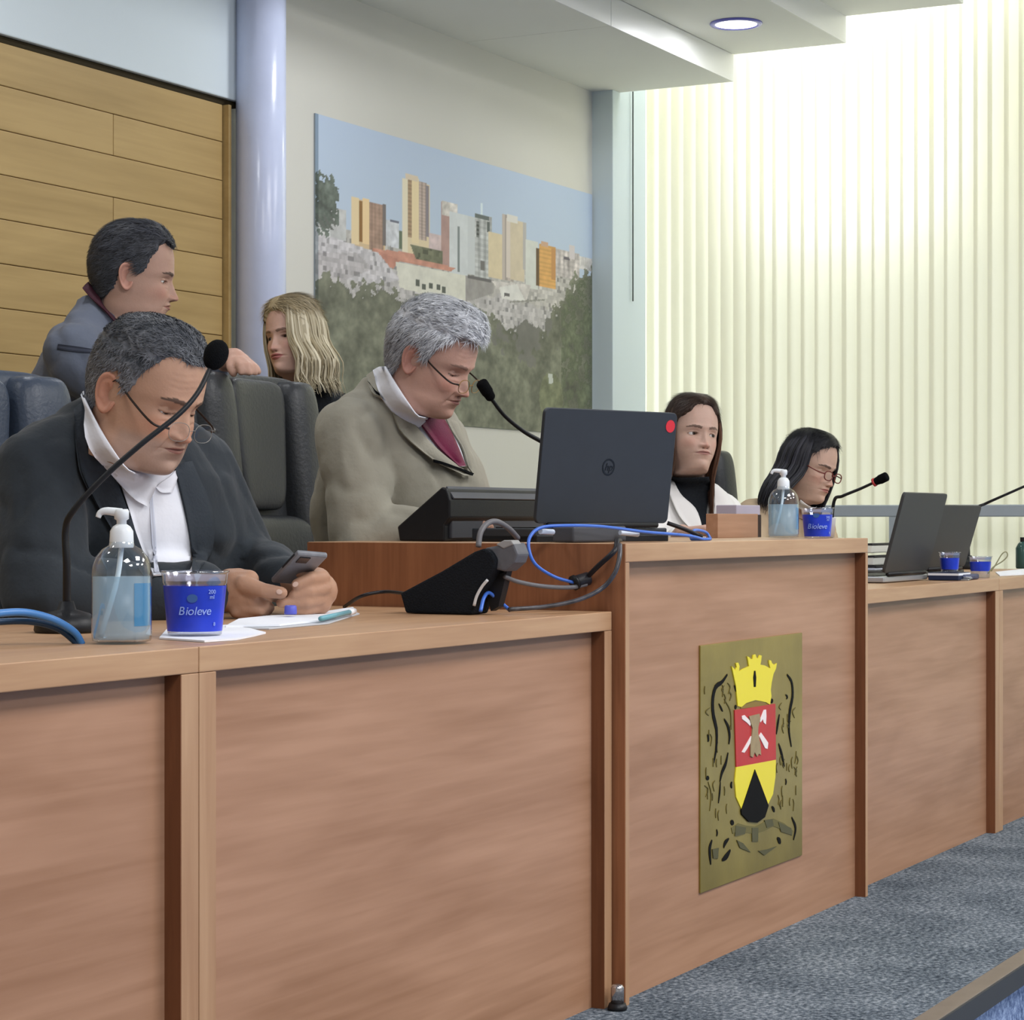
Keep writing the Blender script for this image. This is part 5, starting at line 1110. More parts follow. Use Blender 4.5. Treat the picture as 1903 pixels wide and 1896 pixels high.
# ------------------------------------------------------------------ the six people
def person(label, base): return thing("person", label, "person", base)
M_suit = mat('charcoal suit', (44, 50, 56), 0.8, 0.25, sheen=0.15, bump=0.25, bscale=35, var=0.06, vscale=10); M_suitlap = mat('charcoal lapel', (50, 56, 63), 0.75, 0.25, bump=0.2, bscale=200)
M_tan_s = mat('beige grey suit', (158, 154, 140), 0.85, 0.2, sheen=0.1, bump=0.25, bscale=30, var=0.04, vscale=10); M_tan_l = mat('beige grey lapel', (162, 158, 144), 0.85, 0.2, bump=0.15, bscale=200)
M_grey_s = mat('blue grey suit', (96, 102, 116), 0.85, 0.2, sheen=0.1, bump=0.25, bscale=30, var=0.05, vscale=10)
M_shirt = mat('white shirt', (238, 240, 248), 0.8, 0.2, bump=0.25, bscale=22); M_tie = mat('burgundy tie', (112, 26, 62), 0.5, 0.4, bump=0.1, bscale=300, var=0.08, vscale=80)
M_trou = mat('dark trousers', (40, 42, 48), 0.9, 0.1); M_ink = mat('black knit', (30, 33, 38), 0.9, 0.2, bump=0.4, bscale=150); M_white = mat('white jacket', (240, 238, 236), 0.8, 0.2, bump=0.2, bscale=25)
M_beige = mat('beige blouse', (196, 174, 146), 0.85, 0.2, bump=0.2, bscale=30); M_seam_crease = mat('dark seam and crease', (20, 22, 25), 0.9, 0.1)
SK1, SK2, SK3, SK4, SK5, SK6 = (186, 146, 122), (192, 152, 136), (194, 156, 138), (208, 170, 154), (204, 170, 154), (200, 166, 148)
def pelvis_legs(hip, F, S, seated=True):
    z = V(0, 0, 1); hip = np.asarray(hip, float); ps = []
    for s_ in (-1, 1):
        h = hip + S * .09 * s_
        if seated:
            k = h + F * .40 - z * .03; k[2] = .48; a = k - z * .40 + F * .02; a[2] = .09
            ps += [capsule(h, k, .085, .062), capsule(k, a, .060, .042), capsule(a + V(0, 0, -.04), a + F * .16 + V(0, 0, -.045), .045, .035)]
        else:
            k = h + F * .02; k[2] = h[2] * .53; a = k - F * .04; a[2] = .10
            ps += [capsule(h, k, .088, .062), capsule(k, a, .060, .045), capsule(a + V(0, 0, -.05), a + F * .17 + V(0, 0, -.058), .045, .036)]
    ps.append(capsule(hip - S * .08, hip + S * .08, .11, .11))
    return remesh(ps, .012, 5)

# ---- man on his phone, near left
d0 = 3.78; org = at(268, 738, d=d0); hf = frame(60, 20, 1); sc = 1.06
P1 = person('man in a charcoal suit and white shirt looking down at his phone', at(230, 1300, d=4.12) * V(1, 1, 0))
hm, grid, inf = head(SK1, jowl=1.0, wide=1.02, neckw=1.15, eyes='down', age=1.0, folds=1.0, nosew=1.18, nose=.95, lips=(136, 88, 80), brow=(52, 44, 40), stubble=((150, 146, 146), .30), lipfull=.8)
S, F, U = frame(48)
nb, sh, ch, be, hp = at(208, 778, d=3.93), at(222, 812, d=3.94), at(228, 885, d=3.96), at(238, 1000, d=4.02), at(228, 1300, d=4.14)
headw = headplace(hm, org, hf, sc, nb)
sR, sL = at(84, 880, d=3.80), at(372, 868, d=4.06); eR, eL = at(78, 1108, d=3.70), at(452, 1040, d=4.10); wR, wL = at(412, 1100, d=3.80), at(588, 1096, d=3.90)
jac = remesh([loft([(hp, S * .20, F * .17), (at(234, 1130, d=4.08), S * .235, F * .19), (be, S * .245, F * .185), (ch, S * .225, F * .145), (sh, S * .165, F * .10), (nb, S * .085, F * .085), (nb + V(0, 0, .03), S * .07, F * .075)]),
              capsule(sh + S * .02, sL, .082, .076), capsule(sh - S * .02, sR, .085, .088), capsule(sR, eR, .085, .072), capsule(eR, wR - (wR - eR) * .10, .068, .048), capsule(sL, eL, .076, .064), capsule(eL, wL - (wL - eL) * .42, .060, .048)], .0085, 7, .010, 7.0, 2.0)
# hands and inner body as one skin
def hands_man1():
    p = []
    a = lambda x, y, d: at(x, y, d=d)
    # right hand: back of the hand, thumb over the phone edge, curled fingers
    p += [capsule(wR, a(440, 1092, 3.80), .028, .034), capsule(a(428, 1082, 3.80), a(462, 1078, 3.79), .024, .018), capsule(a(430, 1112, 3.80), a(465, 1112, 3.79), .026, .020)]
    p += finger([a(452, 1086, 3.775), a(488, 1097, 3.765), a(523, 1102, 3.765)], [.0165, .0130, .0108])
    p += finger([a(462, 1098, 3.80), a(500, 1106, 3.82), a(516, 1112, 3.845)], [.0125, .0105, .0085])
    p += finger([a(458, 1116, 3.79), a(492, 1124, 3.79), a(502, 1130, 3.815)], [.0125, .0105, .0085])
    p += finger([a(450, 1130, 3.785), a(482, 1136, 3.785), a(496, 1138, 3.81)], [.0115, .0100, .0082])
    p += finger([a(438, 1138, 3.785), a(468, 1143, 3.79), a(482, 1144, 3.81)], [.0105, .0090, .0075])
    # left hand round the lower end of the phone
    p += [capsule(wL, a(594, 1098, 3.86), .030, .032), capsule(a(590, 1080, 3.85), a(592, 1118, 3.85), .024, .024)]
    p += finger([a(598, 1074, 3.835), a(577, 1075, 3.80), a(552, 1086, 3.785)], [.0145, .0120, .0100])
    p += finger([a(602, 1094, 3.835), a(574, 1099, 3.80), a(546, 1106, 3.79)], [.0135, .0115, .0092])
    p += finger([a(599, 1112, 3.84), a(568, 1119, 3.80), a(522, 1121, 3.785)], [.0130, .0110, .0088])
    p += finger([a(590, 1128, 3.84), a(566, 1134, 3.81), a(542, 1134, 3.80)], [.0115, .0098, .0080])
    p += finger([a(594, 1086, 3.86), a(575, 1070, 3.84), a(560, 1066, 3.82)], [.0150, .0125, .0105])
    return p
core = lambda: [loft([(hp, S * .15, F * .12), (be, S * .17, F * .12), (ch, S * .15, F * .09), (sh, S * .10, F * .06), (nb, S * .05, F * .05)]), capsule(sh, sR, .05, .05), capsule(sh, sL, .05, .05), capsule(sR, eR, .05, .042), capsule(eR, wR, .042, .028), capsule(sL, eL, .05, .042), capsule(eL, wL, .042, .029), capsule(nb, nb + (org - nb) * .5, .05, .05)]
inner = skinned(remesh(core() + hands_man1(), .0036, 3, factor=.4), (178, 138, 114))
obj('body', join(headw, inner), M_skin, P1, smooth=True)
def nail(parent, px, py, d, ang, l=.0052, w_=.0042):
    c = at(px, py, d=d); R_ = V(ST, -CT, 0); z = V(0, 0, 1); a = math.radians(ang); ax = R_ * math.cos(a) + z * math.sin(a); ay = -R_ * math.sin(a) + z * math.cos(a); n_ = nrm(CAMP - c)
    v = [c + ax * l * math.cos(t) + ay * w_ * math.sin(t) + n_ * (.0012 * (1 - 0)) for t in np.linspace(0, 6.283, 14)[:-1]] + [c + n_ * .0020]
    obj('fingernail', (np.array(v), [(i, (i + 1) % 13, 13) for i in range(13)]), mat('fingernail', (216, 184, 168), 0.3, 0.5), parent, smooth=True)
nail(P1, 519, 1100, 3.765 - .0112, -10); nail(P1, 549, 1086, 3.785 - .0104, 30)
cap_m, cap = short_hair(grid, (52, 56, 62), (104, 106, 112), thick=.45, top=.15, recede=.6, front=7.3, seed=3.0, rough=.5, side=(120, 120, 124))
comb = lambda p: V(0, -.3, -.7) if p[2] < 8 else V(0, .8, .3)
obj('hair', place(join(cap_m, strands(cap, 15000, 1.0, .06, comb, RNG, .45)), org, hf, sc), M_hair, P1, smooth=True)
obj('jacket', jac, M_suit, P1, smooth=True)
T = bvh(join(jac, (headw[0], headw[1])))
TJ = bvh(jac)
def cloth(parent, name, tree, L, R, m, off, nu=8, nv=18, thick=.003, puff=0.0):
    q = drape(tree, L, R, nu, nv, off, thick, puff)
    if q is not None: return obj(name, q, m, parent, smooth=True)
cloth(P1, 'shirt', TJ, [(186, 800), (212, 868), (234, 935), (256, 1005), (284, 1074)], [(312, 850), (326, 895), (338, 948), (350, 1008), (358, 1066)], M_shirt, .004, 12, 20)
cloth(P1, 'placket', TJ, [(270, 905), (277, 960), (281, 1010), (285, 1070)], [(277, 903), (284, 960), (288, 1010), (292, 1070)], mat('grey placket cloth', (196, 200, 214), 0.8), .0078, 3, 16, .001)  # placket in a greyer white than the shirt
cloth(P1, 'collar', T, [(157, 742), (171, 809), (199, 873), (238, 923), (264, 940)], [(172, 740), (202, 808), (232, 852), (258, 880), (284, 900)], M_shirt, .013, 5, 16, .003)
cloth(P1, 'collar', T, [(284, 906), (296, 916), (314, 916)], [(296, 896), (312, 886), (330, 868)], M_shirt, .008, 5, 8, .003)
cloth(P1, 'lapel', TJ, [(140, 770), (138, 850), (150, 900), (205, 985), (268, 1078)], [(166, 760), (190, 842), (220, 908), (248, 985), (284, 1080)], M_suitlap, .008, 7, 22, .004, .004)
cloth(P1, 'lapel', TJ, [(318, 872), (334, 940), (349, 1006), (357, 1068)], [(352, 862), (386, 950), (388, 1015), (366, 1070)], M_suitlap, .008, 6, 18, .004, .004)
obj('trousers', pelvis_legs(at(228, 1330, d=4.14), F, S), M_trou, P1, smooth=True)
glasses(P1, org, hf, sc, 2.3, M_silvf, M_glassf, rw=2.35, rh=1.45, rimr=.055, fy=11.0, pitch=.12, wide=7.7)
# his phone
A = at(554, 1031, d=3.72); R_ = V(ST, -CT, 0); fw = V(CT, ST, 0); z_ = V(0, 0, 1)
La = R_ * .055 + z_ * .050 - fw * .105; Wa = R_ * .046 - z_ * .005 + fw * .050; Na = nrm(np.cross(La, Wa)); Na = Na if np.dot(Na, CAMP - A) > 0 else -Na
t = thing('phone', 'grey mobile phone held in both hands of the seated man', 'phone', A)
obj('case', boxat(A, Wa, -La, -Na * .010), mat('grey phone case', (120, 122, 128), 0.35, 0.5, var=.15, vscale=40), t, bevel=.004)
obj('screen', boxat(A + Wa * .05 - La * .05 - Na * .0101, Wa * .9, -La * .9, -Na * .0008), M_scr, t)
obj('camera_bump', boxat(A + Wa * .12 - La * .06 + Na * .0002, Wa * .35, -La * .18, Na * .0015), mat('dark lens', (30, 32, 36), 0.2), t, bevel=.001)
obj('slot', boxat(A - La * .10 - Na * .004 - Wa * .012, -La * .45, Wa * .012, -Na * .003), M_black, t)

# ---- grey-haired man at the podium
org = at(800, 670, d=4.62); hf = frame(68, 24, -4); sc = .955
P2 = person('grey-haired man in a beige suit and burgundy tie behind the podium', at(760, 1250, d=5.03) * V(1, 1, 0))
hm, grid, inf = head(SK2, jowl=.75, neckw=1.15, eyes='down', age=.9, folds=.9, nosew=1.15, lips=(150, 98, 92), brow=(104, 88, 80), browamt=.6, lipfull=.9)
S, F, U = frame(60)
nb, sh, ch, be, hp = at(738, 718, d=4.74), at(742, 768, d=4.76), at(748, 850, d=4.82), at(752, 960, d=4.90), at(752, 1250, d=5.05)
headw = headplace(hm, org, hf, sc, nb)
sR, sL = at(656, 800, d=4.66), at(812, 815, d=4.92); eR, eL = at(668, 1010, d=4.62), at(856, 1000, d=5.02); wR, wL = at(772, 984, d=4.60), at(806, 1000, d=4.86)
jac = remesh([loft([(hp, S * .19, F * .16), (at(752, 1060, d=4.97), S * .215, F * .18), (be, S * .225, F * .175), (ch, S * .205, F * .135), (sh, S * .150, F * .095), (nb, S * .082, F * .08), (nb + V(0, 0, .025), S * .068, F * .07)]),
              capsule(sh + S * .02, sL, .078, .074), capsule(sh - S * .02, sR, .078, .078), capsule(sR, eR, .078, .068), capsule(eR, wR, .064, .050), capsule(sL, eL, .074, .062), capsule(eL, wL, .060, .048)], .009, 7, .010, 8.0, 5.0)
def simple_hand(w_, dirv, upv, s=1.0, curl=.5, mirror=1):
    """palm, four unequal bent fingers and a thumb leaving the side of the palm"""
    d_ = nrm(dirv); n_ = nrm(np.asarray(upv, float) - d_ * np.dot(upv, d_)); l_ = np.cross(d_, n_) * mirror; p = []
    w_ = np.asarray(w_, float)
    for k, (o_, ln, r) in enumerate(((-.030, .070, .0092), (-.010, .078, .0096), (.010, .073, .0092), (.028, .058, .0082))):
        kn = w_ + d_ * (.085 - abs(o_) * .15) * s + l_ * o_ * s
        p.append(capsule(w_ + l_ * o_ * .55 * s + d_ * .01 * s, kn, .016 * s, .0125 * s))
        a = curl * .55; q = [kn]; di = d_
        for j in range(3):
            di = nrm(d_ * math.cos(a * (j + .6)) - n_ * math.sin(a * (j + .6))); q.append(q[-1] + di * ln * s * (.46, .31, .23)[j])
        p += finger(q, [r * s * 1.12, r * s, r * s * .92, r * s * .8])
    t0 = w_ + d_ * .025 * s - l_ * .026 * s
    p += finger([t0, t0 + nrm(d_ * .75 - l_ * .55 - n_ * .25) * .042 * s, t0 + nrm(d_ * .75 - l_ * .55 - n_ * .25) * .042 * s + nrm(d_ * .9 - l_ * .1 - n_ * .3) * .032 * s], [.0145 * s, .0115 * s, .0088 * s])
    return p
core = [loft([(hp, S * .14, F * .11), (be, S * .15, F * .11), (ch, S * .14, F * .085), (sh, S * .09, F * .055), (nb, S * .045, F * .045)]), capsule(sh, sR, .045, .045), capsule(sh, sL, .045, .045), capsule(sR, eR, .045, .04), capsule(eR, wR, .04, .028), capsule(sL, eL, .045, .04), capsule(eL, wL, .04, .028), capsule(nb, nb + (org - nb) * .5, .045, .045)]
core += simple_hand(wR, wR - eR, V(0, 0, 1), 1, .6) + simple_hand(wL, wL - eL, V(0, 0, 1), 1, .6, -1)
obj('body', join(headw, skinned(remesh(core, .0045, 3, factor=.4), (180, 140, 120))), M_skin, P2, smooth=True)
cap_m, cap = short_hair(grid, (158, 160, 166), (214, 216, 220), thick=1.05, top=.8, recede=.15, front=6.8, seed=11.0, rough=.3, wave=.7, side=(150, 150, 154))
obj('hair', place(join(cap_m, strands(cap, 15000, 2.0, .065, lambda p: V(0, -.4, -.8) if p[2] < 8 else V(.2, .9, .3), RNG, .45)), org, hf, sc), M_hair, P2, smooth=True)
obj('jacket', jac, M_tan_s, P2, smooth=True)
T = bvh(join(jac, (headw[0], headw[1]))); TJ = bvh(jac)
cloth(P2, 'shirt', TJ, [(752, 765), (770, 800), (800, 838), (842, 868)], [(812, 770), (830, 795), (848, 825), (862, 866)], M_shirt, .004, 8, 14)
cloth(P2, 'collar', T, [(700, 698), (713, 752), (742, 782), (770, 797)], [(728, 680), (750, 724), (770, 752), (788, 776)], M_shirt, .013, 5, 14, .004)
cloth(P2, 'tie', TJ, [(774, 782), (782, 800), (806, 832), (842, 866)], [(804, 770), (818, 790), (836, 822), (854, 866)], M_tie, .010, 6, 14, .006, .004)
cloth(P2, 'lapel', TJ, [(688, 706), (692, 738), (722, 756), (742, 806), (794, 852), (852, 882)], [(714, 694), (734, 752), (764, 790), (800, 832), (842, 866), (872, 882)], M_tan_l, .010, 7, 22, .005, .003)
cloth(P2, 'lapel', TJ, [(822, 778), (838, 808), (854, 838), (862, 868)], [(842, 788), (856, 822), (866, 850), (872, 882)], M_tan_l, .008, 5, 14, .004, .002)
cloth(P2, 'notch', TJ, [(688, 722), (700, 738), (718, 746)], [(690, 727), (700, 743), (716, 751)], M_seam_crease, .018, 3, 8, .001)
cloth(P2, 'lapel_crease_shade', TJ, [(798, 850), (832, 866), (868, 878)], [(800, 854), (832, 870), (866, 882)], M_seam_crease, .0175, 3, 10, .001)  # dark strip drawn as the crease shade at the lapel's lower edge
obj('trousers', pelvis_legs(at(752, 1270, d=5.05), F, S), M_trou, P2, smooth=True)
glasses(P2, org, hf, sc, 1.6, M_goldf, M_glassf, rw=2.3, rh=1.4, rimr=.09, fy=10.9, pitch=.12, wide=7.4)

# ---- standing man leaning on the chair
org = at(246, 515, d=5.3); hf = frame(97, 8, -5); sc = 1.0
P3 = person('dark-haired man in a blue grey suit standing before the wood cladding', at(90, 1649, d=5.42) * V(1, 1, 0))
hm, grid, inf = head(SK3, jowl=.35, neckw=1.1, eyes='narrow', age=.5, folds=.7, nose=1.05, brow=(50, 42, 40), look=(0, -.3))
S, F, U = frame(80)
nb, sh, ch, be, hp = at(196, 576, d=5.33), at(182, 620, d=5.34), at(165, 720, d=5.36), at(130, 830, d=5.38), at(95, 960, d=5.42)
headw = headplace(hm, org, hf, sc, nb)
sR, sL = at(140, 662, d=5.17), at(226, 655, d=5.50); eR, eL = at(292, 775, d=5.14), at(205, 800, d=5.55); wR, wL = at(418, 668, d=5.06), at(180, 900, d=5.50)
jac = remesh([loft([(at(85, 1010, d=5.42), S * .18, F * .14), (hp, S * .18, F * .14), (be, S * .185, F * .135), (ch, S * .195, F * .125), (sh, S * .145, F * .09), (nb, S * .078, F * .075), (nb + V(0, 0, .03), S * .066, F * .07)]),
              capsule(sh + S * .02, sL, .075, .072), capsule(sh - S * .02, sR, .078, .080), capsule(sR, eR, .078, .060), capsule(eR, wR - (wR - eR) * .2, .058, .044), capsule(sL, eL, .072, .058), capsule(eL, wL, .056, .042)], .010, 7, .012, 8.0, 9.0)
core = [loft([(hp, S * .13, F * .1), (be, S * .14, F * .1), (ch, S * .14, F * .085), (sh, S * .09, F * .055), (nb, S * .045, F * .045)]), capsule(sh, sR, .045, .045), capsule(sh, sL, .045, .045), capsule(sR, eR, .045, .035), capsule(eR, wR, .035, .026), capsule(sL, eL, .045, .035), capsule(eL, wL, .035, .026), capsule(nb, nb + (org - nb) * .5, .045, .045)]
a = lambda x, y, d: at(x, y, d=d)
core += [capsule(wR, a(436, 668, 5.02), .024, .026), capsule(a(432, 664, 5.02), a(452, 670, 5.02), .016, .016)]
core += finger([a(440, 672, 4.99), a(447, 680, 4.95), a(448, 692, 4.945)], [.0115, .0102, .0085]) + finger([a(449, 671, 4.99), a(460, 680, 4.955), a(463, 693, 4.95)], [.0115, .0102, .0085]) + finger([a(458, 672, 5.0), a(470, 681, 4.97), a(474, 692, 4.965)], [.0112, .0098, .0082]) + finger([a(464, 675, 5.02), a(476, 684, 5.0), a(480, 692, 4.99)], [.0100, .0088, .0075]) + finger([a(430, 672, 5.0), a(430, 684, 4.97), a(434, 694, 4.96)], [.0130, .0112, .0092])
core += simple_hand(wL, wL - eL, V(0, 0, 1), 1, .6, -1)
obj('body', join(headw, skinned(remesh(core, .0045, 3, factor=.4), (196, 156, 138))), M_skin, P3, smooth=True)
cap_m, cap = short_hair(grid, (30, 30, 34), (70, 72, 80), thick=.7, top=.35, recede=.95, front=7.4, seed=21.0, rough=.3, side=(70, 72, 78))
obj('hair', place(join(cap_m, strands(cap, 12000, 2.0, .06, lambda p: V(0, -.8, -.35), RNG, .25)), org, hf, sc), M_hair, P3, smooth=True)
obj('jacket', jac, M_grey_s, P3, smooth=True)
T = bvh(join(jac, (headw[0], headw[1])))
cloth(P3, 'collar', T, [(156, 540), (178, 568), (200, 590), (216, 606)], [(163, 532), (186, 558), (206, 580), (222, 598)], mat('maroon collar', (62, 26, 38), 0.7), .007, 4, 12, .004)
cloth(P3, 'sleeve_fold_shade', T, [(108, 640), (140, 644), (176, 650)], [(106, 650), (140, 655), (176, 657)], mat('fold shade', (66, 70, 84), 0.9), .001, 3, 10, .001)  # flat darker strip painted on as the shade of a sleeve fold
obj('trousers', pelvis_legs(at(92, 990, d=5.42), F, S, False), M_trou, P3, smooth=True)

# ---- blonde woman by the column
def wguides(rng, L=18, spread=1.0, part=0.6, psis=(50, 75, 100, 130, 160, 180), side=1, wave=0.0, flare=1.0):
    g = []
    for ps in psis:
        a = math.radians(ps); sx, cx_ = math.sin(a) * side, math.cos(a)
        st = (part + side * .3, 5.5 * cx_ - .5 + 2.2, 12.6 - .28 * max(0, 5.5 * cx_ + 1.2) ** 1.3 * .5)
        g.append([st, (5.6 * sx + part * .3, -.5 + 7.0 * cx_ + .6, 10.9), (8.2 * sx * spread, -.4 + 10.0 * cx_, 5.0), (8.8 * sx * spread, -.6 + 10.3 * cx_, -1.5), (9.2 * sx * spread * flare + wave, -1.0 + 9.9 * cx_, -8), (9.3 * sx * spread * flare - wave, -1.5 + 9.5 * cx_, -13), (9.4 * sx * spread * flare + wave, -1.6 + 9.2 * cx_, -L)])
    return g
org = at(547, 632, d=6.3); hf = frame(-36, -2, -7); sc = .925
P4 = person('blonde woman in a dark jacket talking beside the round column', at(560, 1536, d=6.42) * V(1, 1, 0))
hm, grid, inf = head(SK4, wide=.95, jawn=.14, neckw=.85, eyes='open', nose=.82, nosew=.88, lipfull=1.15, lips=(176, 98, 98), brow=(84, 64, 52), browamt=.7, folds=.15, open_=.35, look=(-.25, 0))
S, F, U = frame(-30)
nb, sh, ch, be, hp = at(553, 712, d=6.36), at(560, 742, d=6.38), at(565, 810, d=6.40), at(568, 900, d=6.42), at(568, 990, d=6.43)
headw = headplace(hm, org, hf, sc, nb)
sR, sL = at(478, 772, d=6.32), at(650, 772, d=6.46); eR, eL = at(462, 930, d=6.32), at(668, 930, d=6.44); wR, wL = at(470, 1040, d=6.2), at(660, 1040, d=6.34)
jac = remesh([loft([(hp - V(0, 0, .08), S * .165, F * .125), (hp, S * .165, F * .12), (be, S * .15, F * .11), (ch, S * .165, F * .115), (sh, S * .12, F * .08), (nb, S * .062, F * .062)]), capsule(sh, sR, .06, .062), capsule(sh, sL, .06, .062), capsule(sR, eR, .06, .048), capsule(eR, wR, .046, .036), capsule(sL, eL, .06, .048), capsule(eL, wL, .046, .036)], .011, 6, .008, 9, 3)
core = [loft([(hp, S * .12, F * .09), (ch, S * .12, F * .08), (sh, S * .08, F * .05), (nb, S * .04, F * .04)]), capsule(sh, sR, .04, .04), capsule(sh, sL, .04, .04), capsule(sR, eR, .04, .03), capsule(eR, wR, .03, .022), capsule(sL, eL, .04, .03), capsule(eL, wL, .03, .022), capsule(nb, nb + (org - nb) * .5, .04, .04)] + simple_hand(wR, wR - eR, F, .88, .5) + simple_hand(wL, wL - eL, F, .88, .5, -1)
obj('body', join(headw, skinned(remesh(core, .006, 3, factor=.4), (206, 166, 150))), M_skin, P4, smooth=True)
cap_m, cap = short_hair(grid, (160, 144, 112), (186, 172, 142), thick=.9, top=.5, recede=-1.3, front=7.6, seed=31, rough=.06)
bl = (lambda **k: None)
h1 = long_hair(wguides(RNG, 16, 1.06, -.5, (34, 48, 68, 100, 130, 165), 1, .7, 1.24), 330, .42, (150, 136, 106), (222, 212, 186), RNG, .8, dark=((112, 94, 70), .35))
h2 = long_hair(wguides(RNG, 13, .98, -.5, (48, 75, 100, 130, 170), -1, .4, .92), 200, .42, (150, 136, 106), (214, 204, 176), RNG, .4, dark=((112, 94, 70), .35))
obj('hair', place(join(cap_m, h1, h2, strands(cap, 5000, 4.2, .07, lambda p: V(.9 if p[0] > -.5 else -.9, -.25, -.5), RNG, .03)), org, hf, sc), M_hair, P4, smooth=True)
obj('jacket', jac, M_ink, P4, smooth=True)
obj('trousers', pelvis_legs(hp, F, S, False), M_trou, P4, smooth=True)

# ---- woman with brown hair, white jacket over black
org = at(1285, 815, d=6.7); hf = frame(22, -7, 6); sc = 1.0
P5 = person('brown-haired woman in a white jacket over a black high-necked top', at(1290, 1300, d=6.85) * V(1, 1, 0))
hm, grid, inf = head(SK5, wide=.94, jawn=.2, neckw=.85, eyes='open', nose=.88, nosew=.86, lipfull=.9, lips=(164, 112, 106), brow=(70, 54, 46), browamt=.75, folds=.35, age=.3, look=(.35, .1))
S, F, U = frame(14)
nb, sh, ch, be, hp = at(1288, 892, d=6.76), at(1286, 922, d=6.78), at(1286, 985, d=6.78), at(1288, 1070, d=6.82), at(1290, 1185, d=6.87)
headw = headplace(hm, org, hf, sc, nb)
sR, sL = at(1216, 948, d=6.72), at(1345, 958, d=6.86); eR, eL = at(1205, 1070, d=6.55), at(1368, 1085, d=6.76); wR, wL = at(1268, 990, d=6.28), at(1330, 1062, d=6.42)
jac = remesh([loft([(hp, S * .16, F * .12), (be, S * .155, F * .12), (ch, S * .165, F * .12), (sh, S * .12, F * .08), (nb - V(0, 0, .01), S * .068, F * .064)]), capsule(sh, sR, .06, .064), capsule(sh, sL, .06, .064), capsule(sR, eR, .064, .052), capsule(eR, wR - (wR - eR) * .16, .048, .036), capsule(sL, eL, .062, .052), capsule(eL, wL, .050, .040)], .010, 6, .008, 9, 13)
core = [loft([(hp, S * .12, F * .09), (ch, S * .12, F * .08), (sh, S * .08, F * .05), (nb, S * .04, F * .04)]), capsule(sh, sR, .04, .04), capsule(sh, sL, .04, .04), capsule(sR, eR, .04, .03), capsule(eR, wR, .03, .024), capsule(sL, eL, .04, .03), capsule(eL, wL, .03, .022), capsule(nb, nb + (org - nb) * .5, .04, .04)]
core += simple_hand(wR, V(ST, -CT, 0) * .9 + V(0, 0, .15) - V(CT, ST, 0) * .3, V(0, 0, 1), .92, .9) + simple_hand(wL, V(-ST, CT, 0) - V(CT, ST, 0), V(0, 0, 1), .9, .6, -1)
obj('body', join(headw, skinned(remesh(core, .005, 3, factor=.4), (206, 168, 152))), M_skin, P5, smooth=True)
cap_m, cap = short_hair(grid, (52, 38, 31), (66, 49, 40), thick=.75, top=.2, recede=-1.5, front=8.6, seed=41, rough=.06)
h1 = long_hair(wguides(RNG, 24, .98, 0, (62, 80, 100, 130, 165), 1, .2, .80), 240, .38, (48, 32, 24), (112, 76, 56), RNG, .35)
h2 = long_hair(wguides(RNG, 12, .97, 0, (66, 85, 105, 135, 170), -1, .2, .9), 220, .38, (44, 32, 26), (92, 66, 50), RNG, .3)
obj('hair', place(join(cap_m, h1, h2, strands(cap, 5000, 3.0, .06, lambda p: V(.9 if p[0] > 0 else -.9, -.25, -.5), RNG, .0)), org, hf, sc), M_hair, P5, smooth=True)
obj('jacket', jac, M_white, P5, smooth=True)
T = bvh(join(jac, (headw[0], headw[1])))
TJ = bvh(jac)
cloth(P5, 'top', T, [(1250, 884), (1252, 905), (1262, 925), (1290, 950), (1306, 990)], [(1316, 880), (1314, 910), (1312, 940), (1310, 960), (1316, 990)], M_ink, .010, 8, 14, .003)
cloth(P5, 'lapel', TJ, [(1240, 905), (1244, 930), (1262, 965), (1290, 990)], [(1252, 900), (1264, 925), (1290, 952), (1306, 990)], M_white, .014, 5, 12, .004)
obj('trousers', pelvis_legs(at(1290, 1200, d=6.87), F, S), M_trou, P5, smooth=True)

# ---- woman with black hair and glasses
org = at(1501, 871, d=7.4); hf = frame(50, 12, 8); sc = .985
P6 = person('black-haired woman in glasses and beige top bent over the desk', at(1450, 1240, d=7.62) * V(1, 1, 0))
hm, grid, inf = head(SK6, wide=.95, jawn=.12, neckw=.85, eyes='down', nose=.88, nosew=.92, lipfull=.95, lips=(170, 104, 100), brow=(50, 40, 36), folds=.2)
S, F, U = frame(48)
nb, sh, ch, be, hp = at(1470, 940, d=7.48), at(1458, 962, d=7.50), at(1452, 1020, d=7.54), at(1448, 1100, d=7.58), at(1446, 1180, d=7.62)
headw = headplace(hm, org, hf, sc, nb)
sR, sL = at(1398, 962, d=7.38), at(1520, 975, d=7.60); eR, eL = at(1400, 1070, d=7.22), at(1550, 1085, d=7.45); wR, wL = at(1500, 1050, d=7.05), at(1530, 1065, d=7.15)
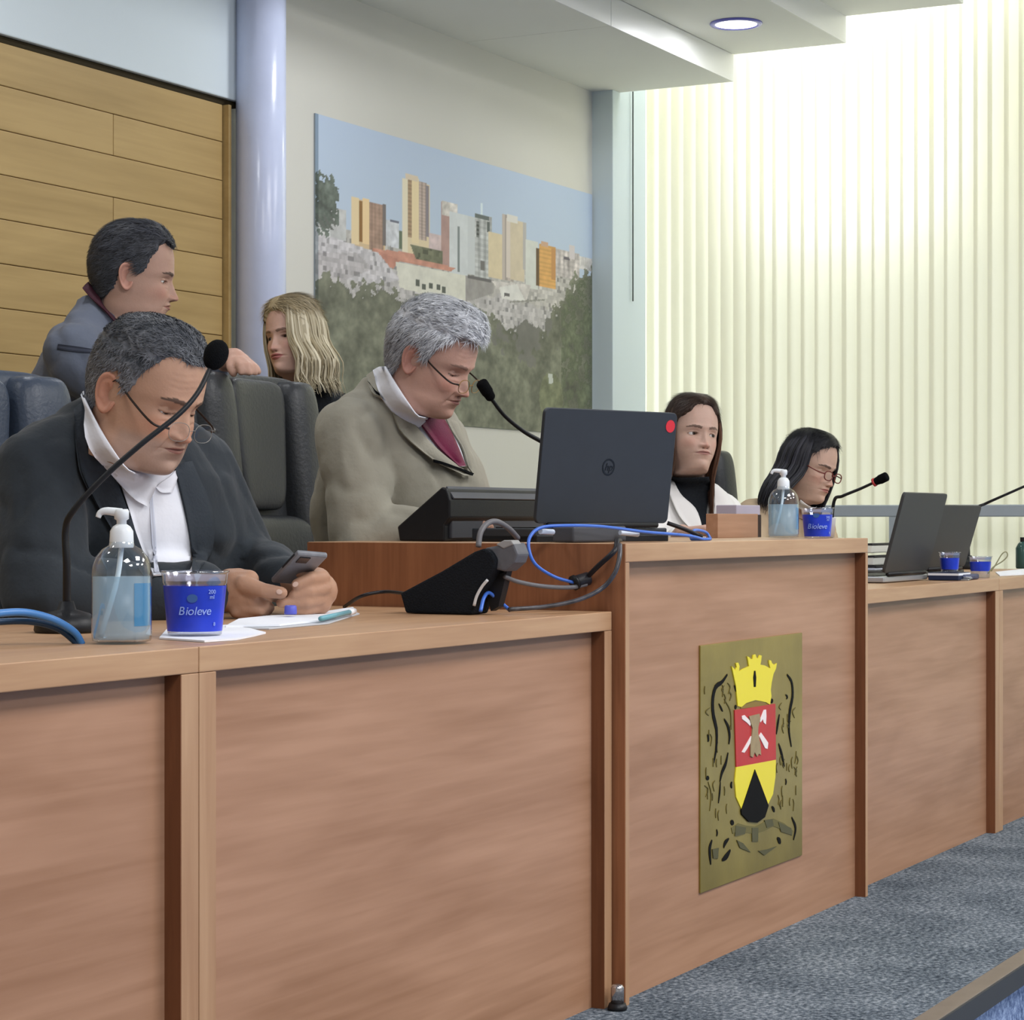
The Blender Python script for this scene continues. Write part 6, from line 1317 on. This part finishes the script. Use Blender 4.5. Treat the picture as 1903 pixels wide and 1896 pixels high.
jac = remesh([loft([(hp, S * .16, F * .12), (be, S * .155, F * .12), (ch, S * .165, F * .12), (sh, S * .12, F * .08), (nb, S * .065, F * .064)]), capsule(sh, sR, .06, .062), capsule(sh, sL, .06, .062), capsule(sR, eR, .062, .050), capsule(eR, wR, .048, .034), capsule(sL, eL, .06, .050), capsule(eL, wL, .048, .034)], .011, 6, .008, 9, 17)
core = [loft([(hp, S * .12, F * .09), (ch, S * .12, F * .08), (sh, S * .08, F * .05), (nb, S * .04, F * .04)]), capsule(sh, sR, .04, .04), capsule(sh, sL, .04, .04), capsule(sR, eR, .04, .03), capsule(eR, wR, .03, .024), capsule(sL, eL, .04, .03), capsule(eL, wL, .03, .022), capsule(nb, nb + (org - nb) * .5, .04, .04)] + simple_hand(wR, V(ST, -CT, 0), V(0, 0, 1), .88, .7) + simple_hand(wL, F + V(0, 0, .3), V(0, 0, 1), .88, .8, -1)
obj('body', join(headw, skinned(remesh(core, .006, 3, factor=.4), (200, 164, 146))), M_skin, P6, smooth=True)
cap_m, cap = short_hair(grid, (24, 24, 28), (34, 34, 40), thick=.8, top=.3, recede=-.6, front=8.3, seed=51, rough=.06)
h1 = long_hair(wguides(RNG, 18, 1.0, .3, (34, 48, 70, 100, 135, 165), 1, .3, .85), 220, .4, (18, 18, 22), (52, 52, 60), RNG, .3)
h2 = long_hair(wguides(RNG, 15, 1.08, .3, (64, 80, 100, 125, 150, 180), -1, .3, 1.55), 360, .46, (18, 18, 22), (56, 56, 64), RNG, .45)
obj('hair', place(join(cap_m, h1, h2, strands(cap, 5000, 3.0, .06, lambda p: V(.9 if p[0] > .3 else -.9, .1, -.5), RNG, .0)), org, hf, sc), M_hair, P6, smooth=True)
obj('blouse', jac, M_beige, P6, smooth=True)
T = bvh(join(jac, (headw[0], headw[1])))
cloth(P6, 'collar', T, [(1482, 936), (1498, 946), (1512, 952)], [(1490, 926), (1506, 936), (1522, 942)], M_white, .010, 4, 8, .003)
obj('trousers', pelvis_legs(at(1446, 1190, d=7.62), F, S), M_trou, P6, smooth=True)
glasses(P6, org, hf, sc, .9, mat('red brown frame', (110, 44, 40), 0.35, 0.5), mat('red brown frame'), rw=2.3, rh=1.5, rimr=.2, fy=10.6, wide=7.2)
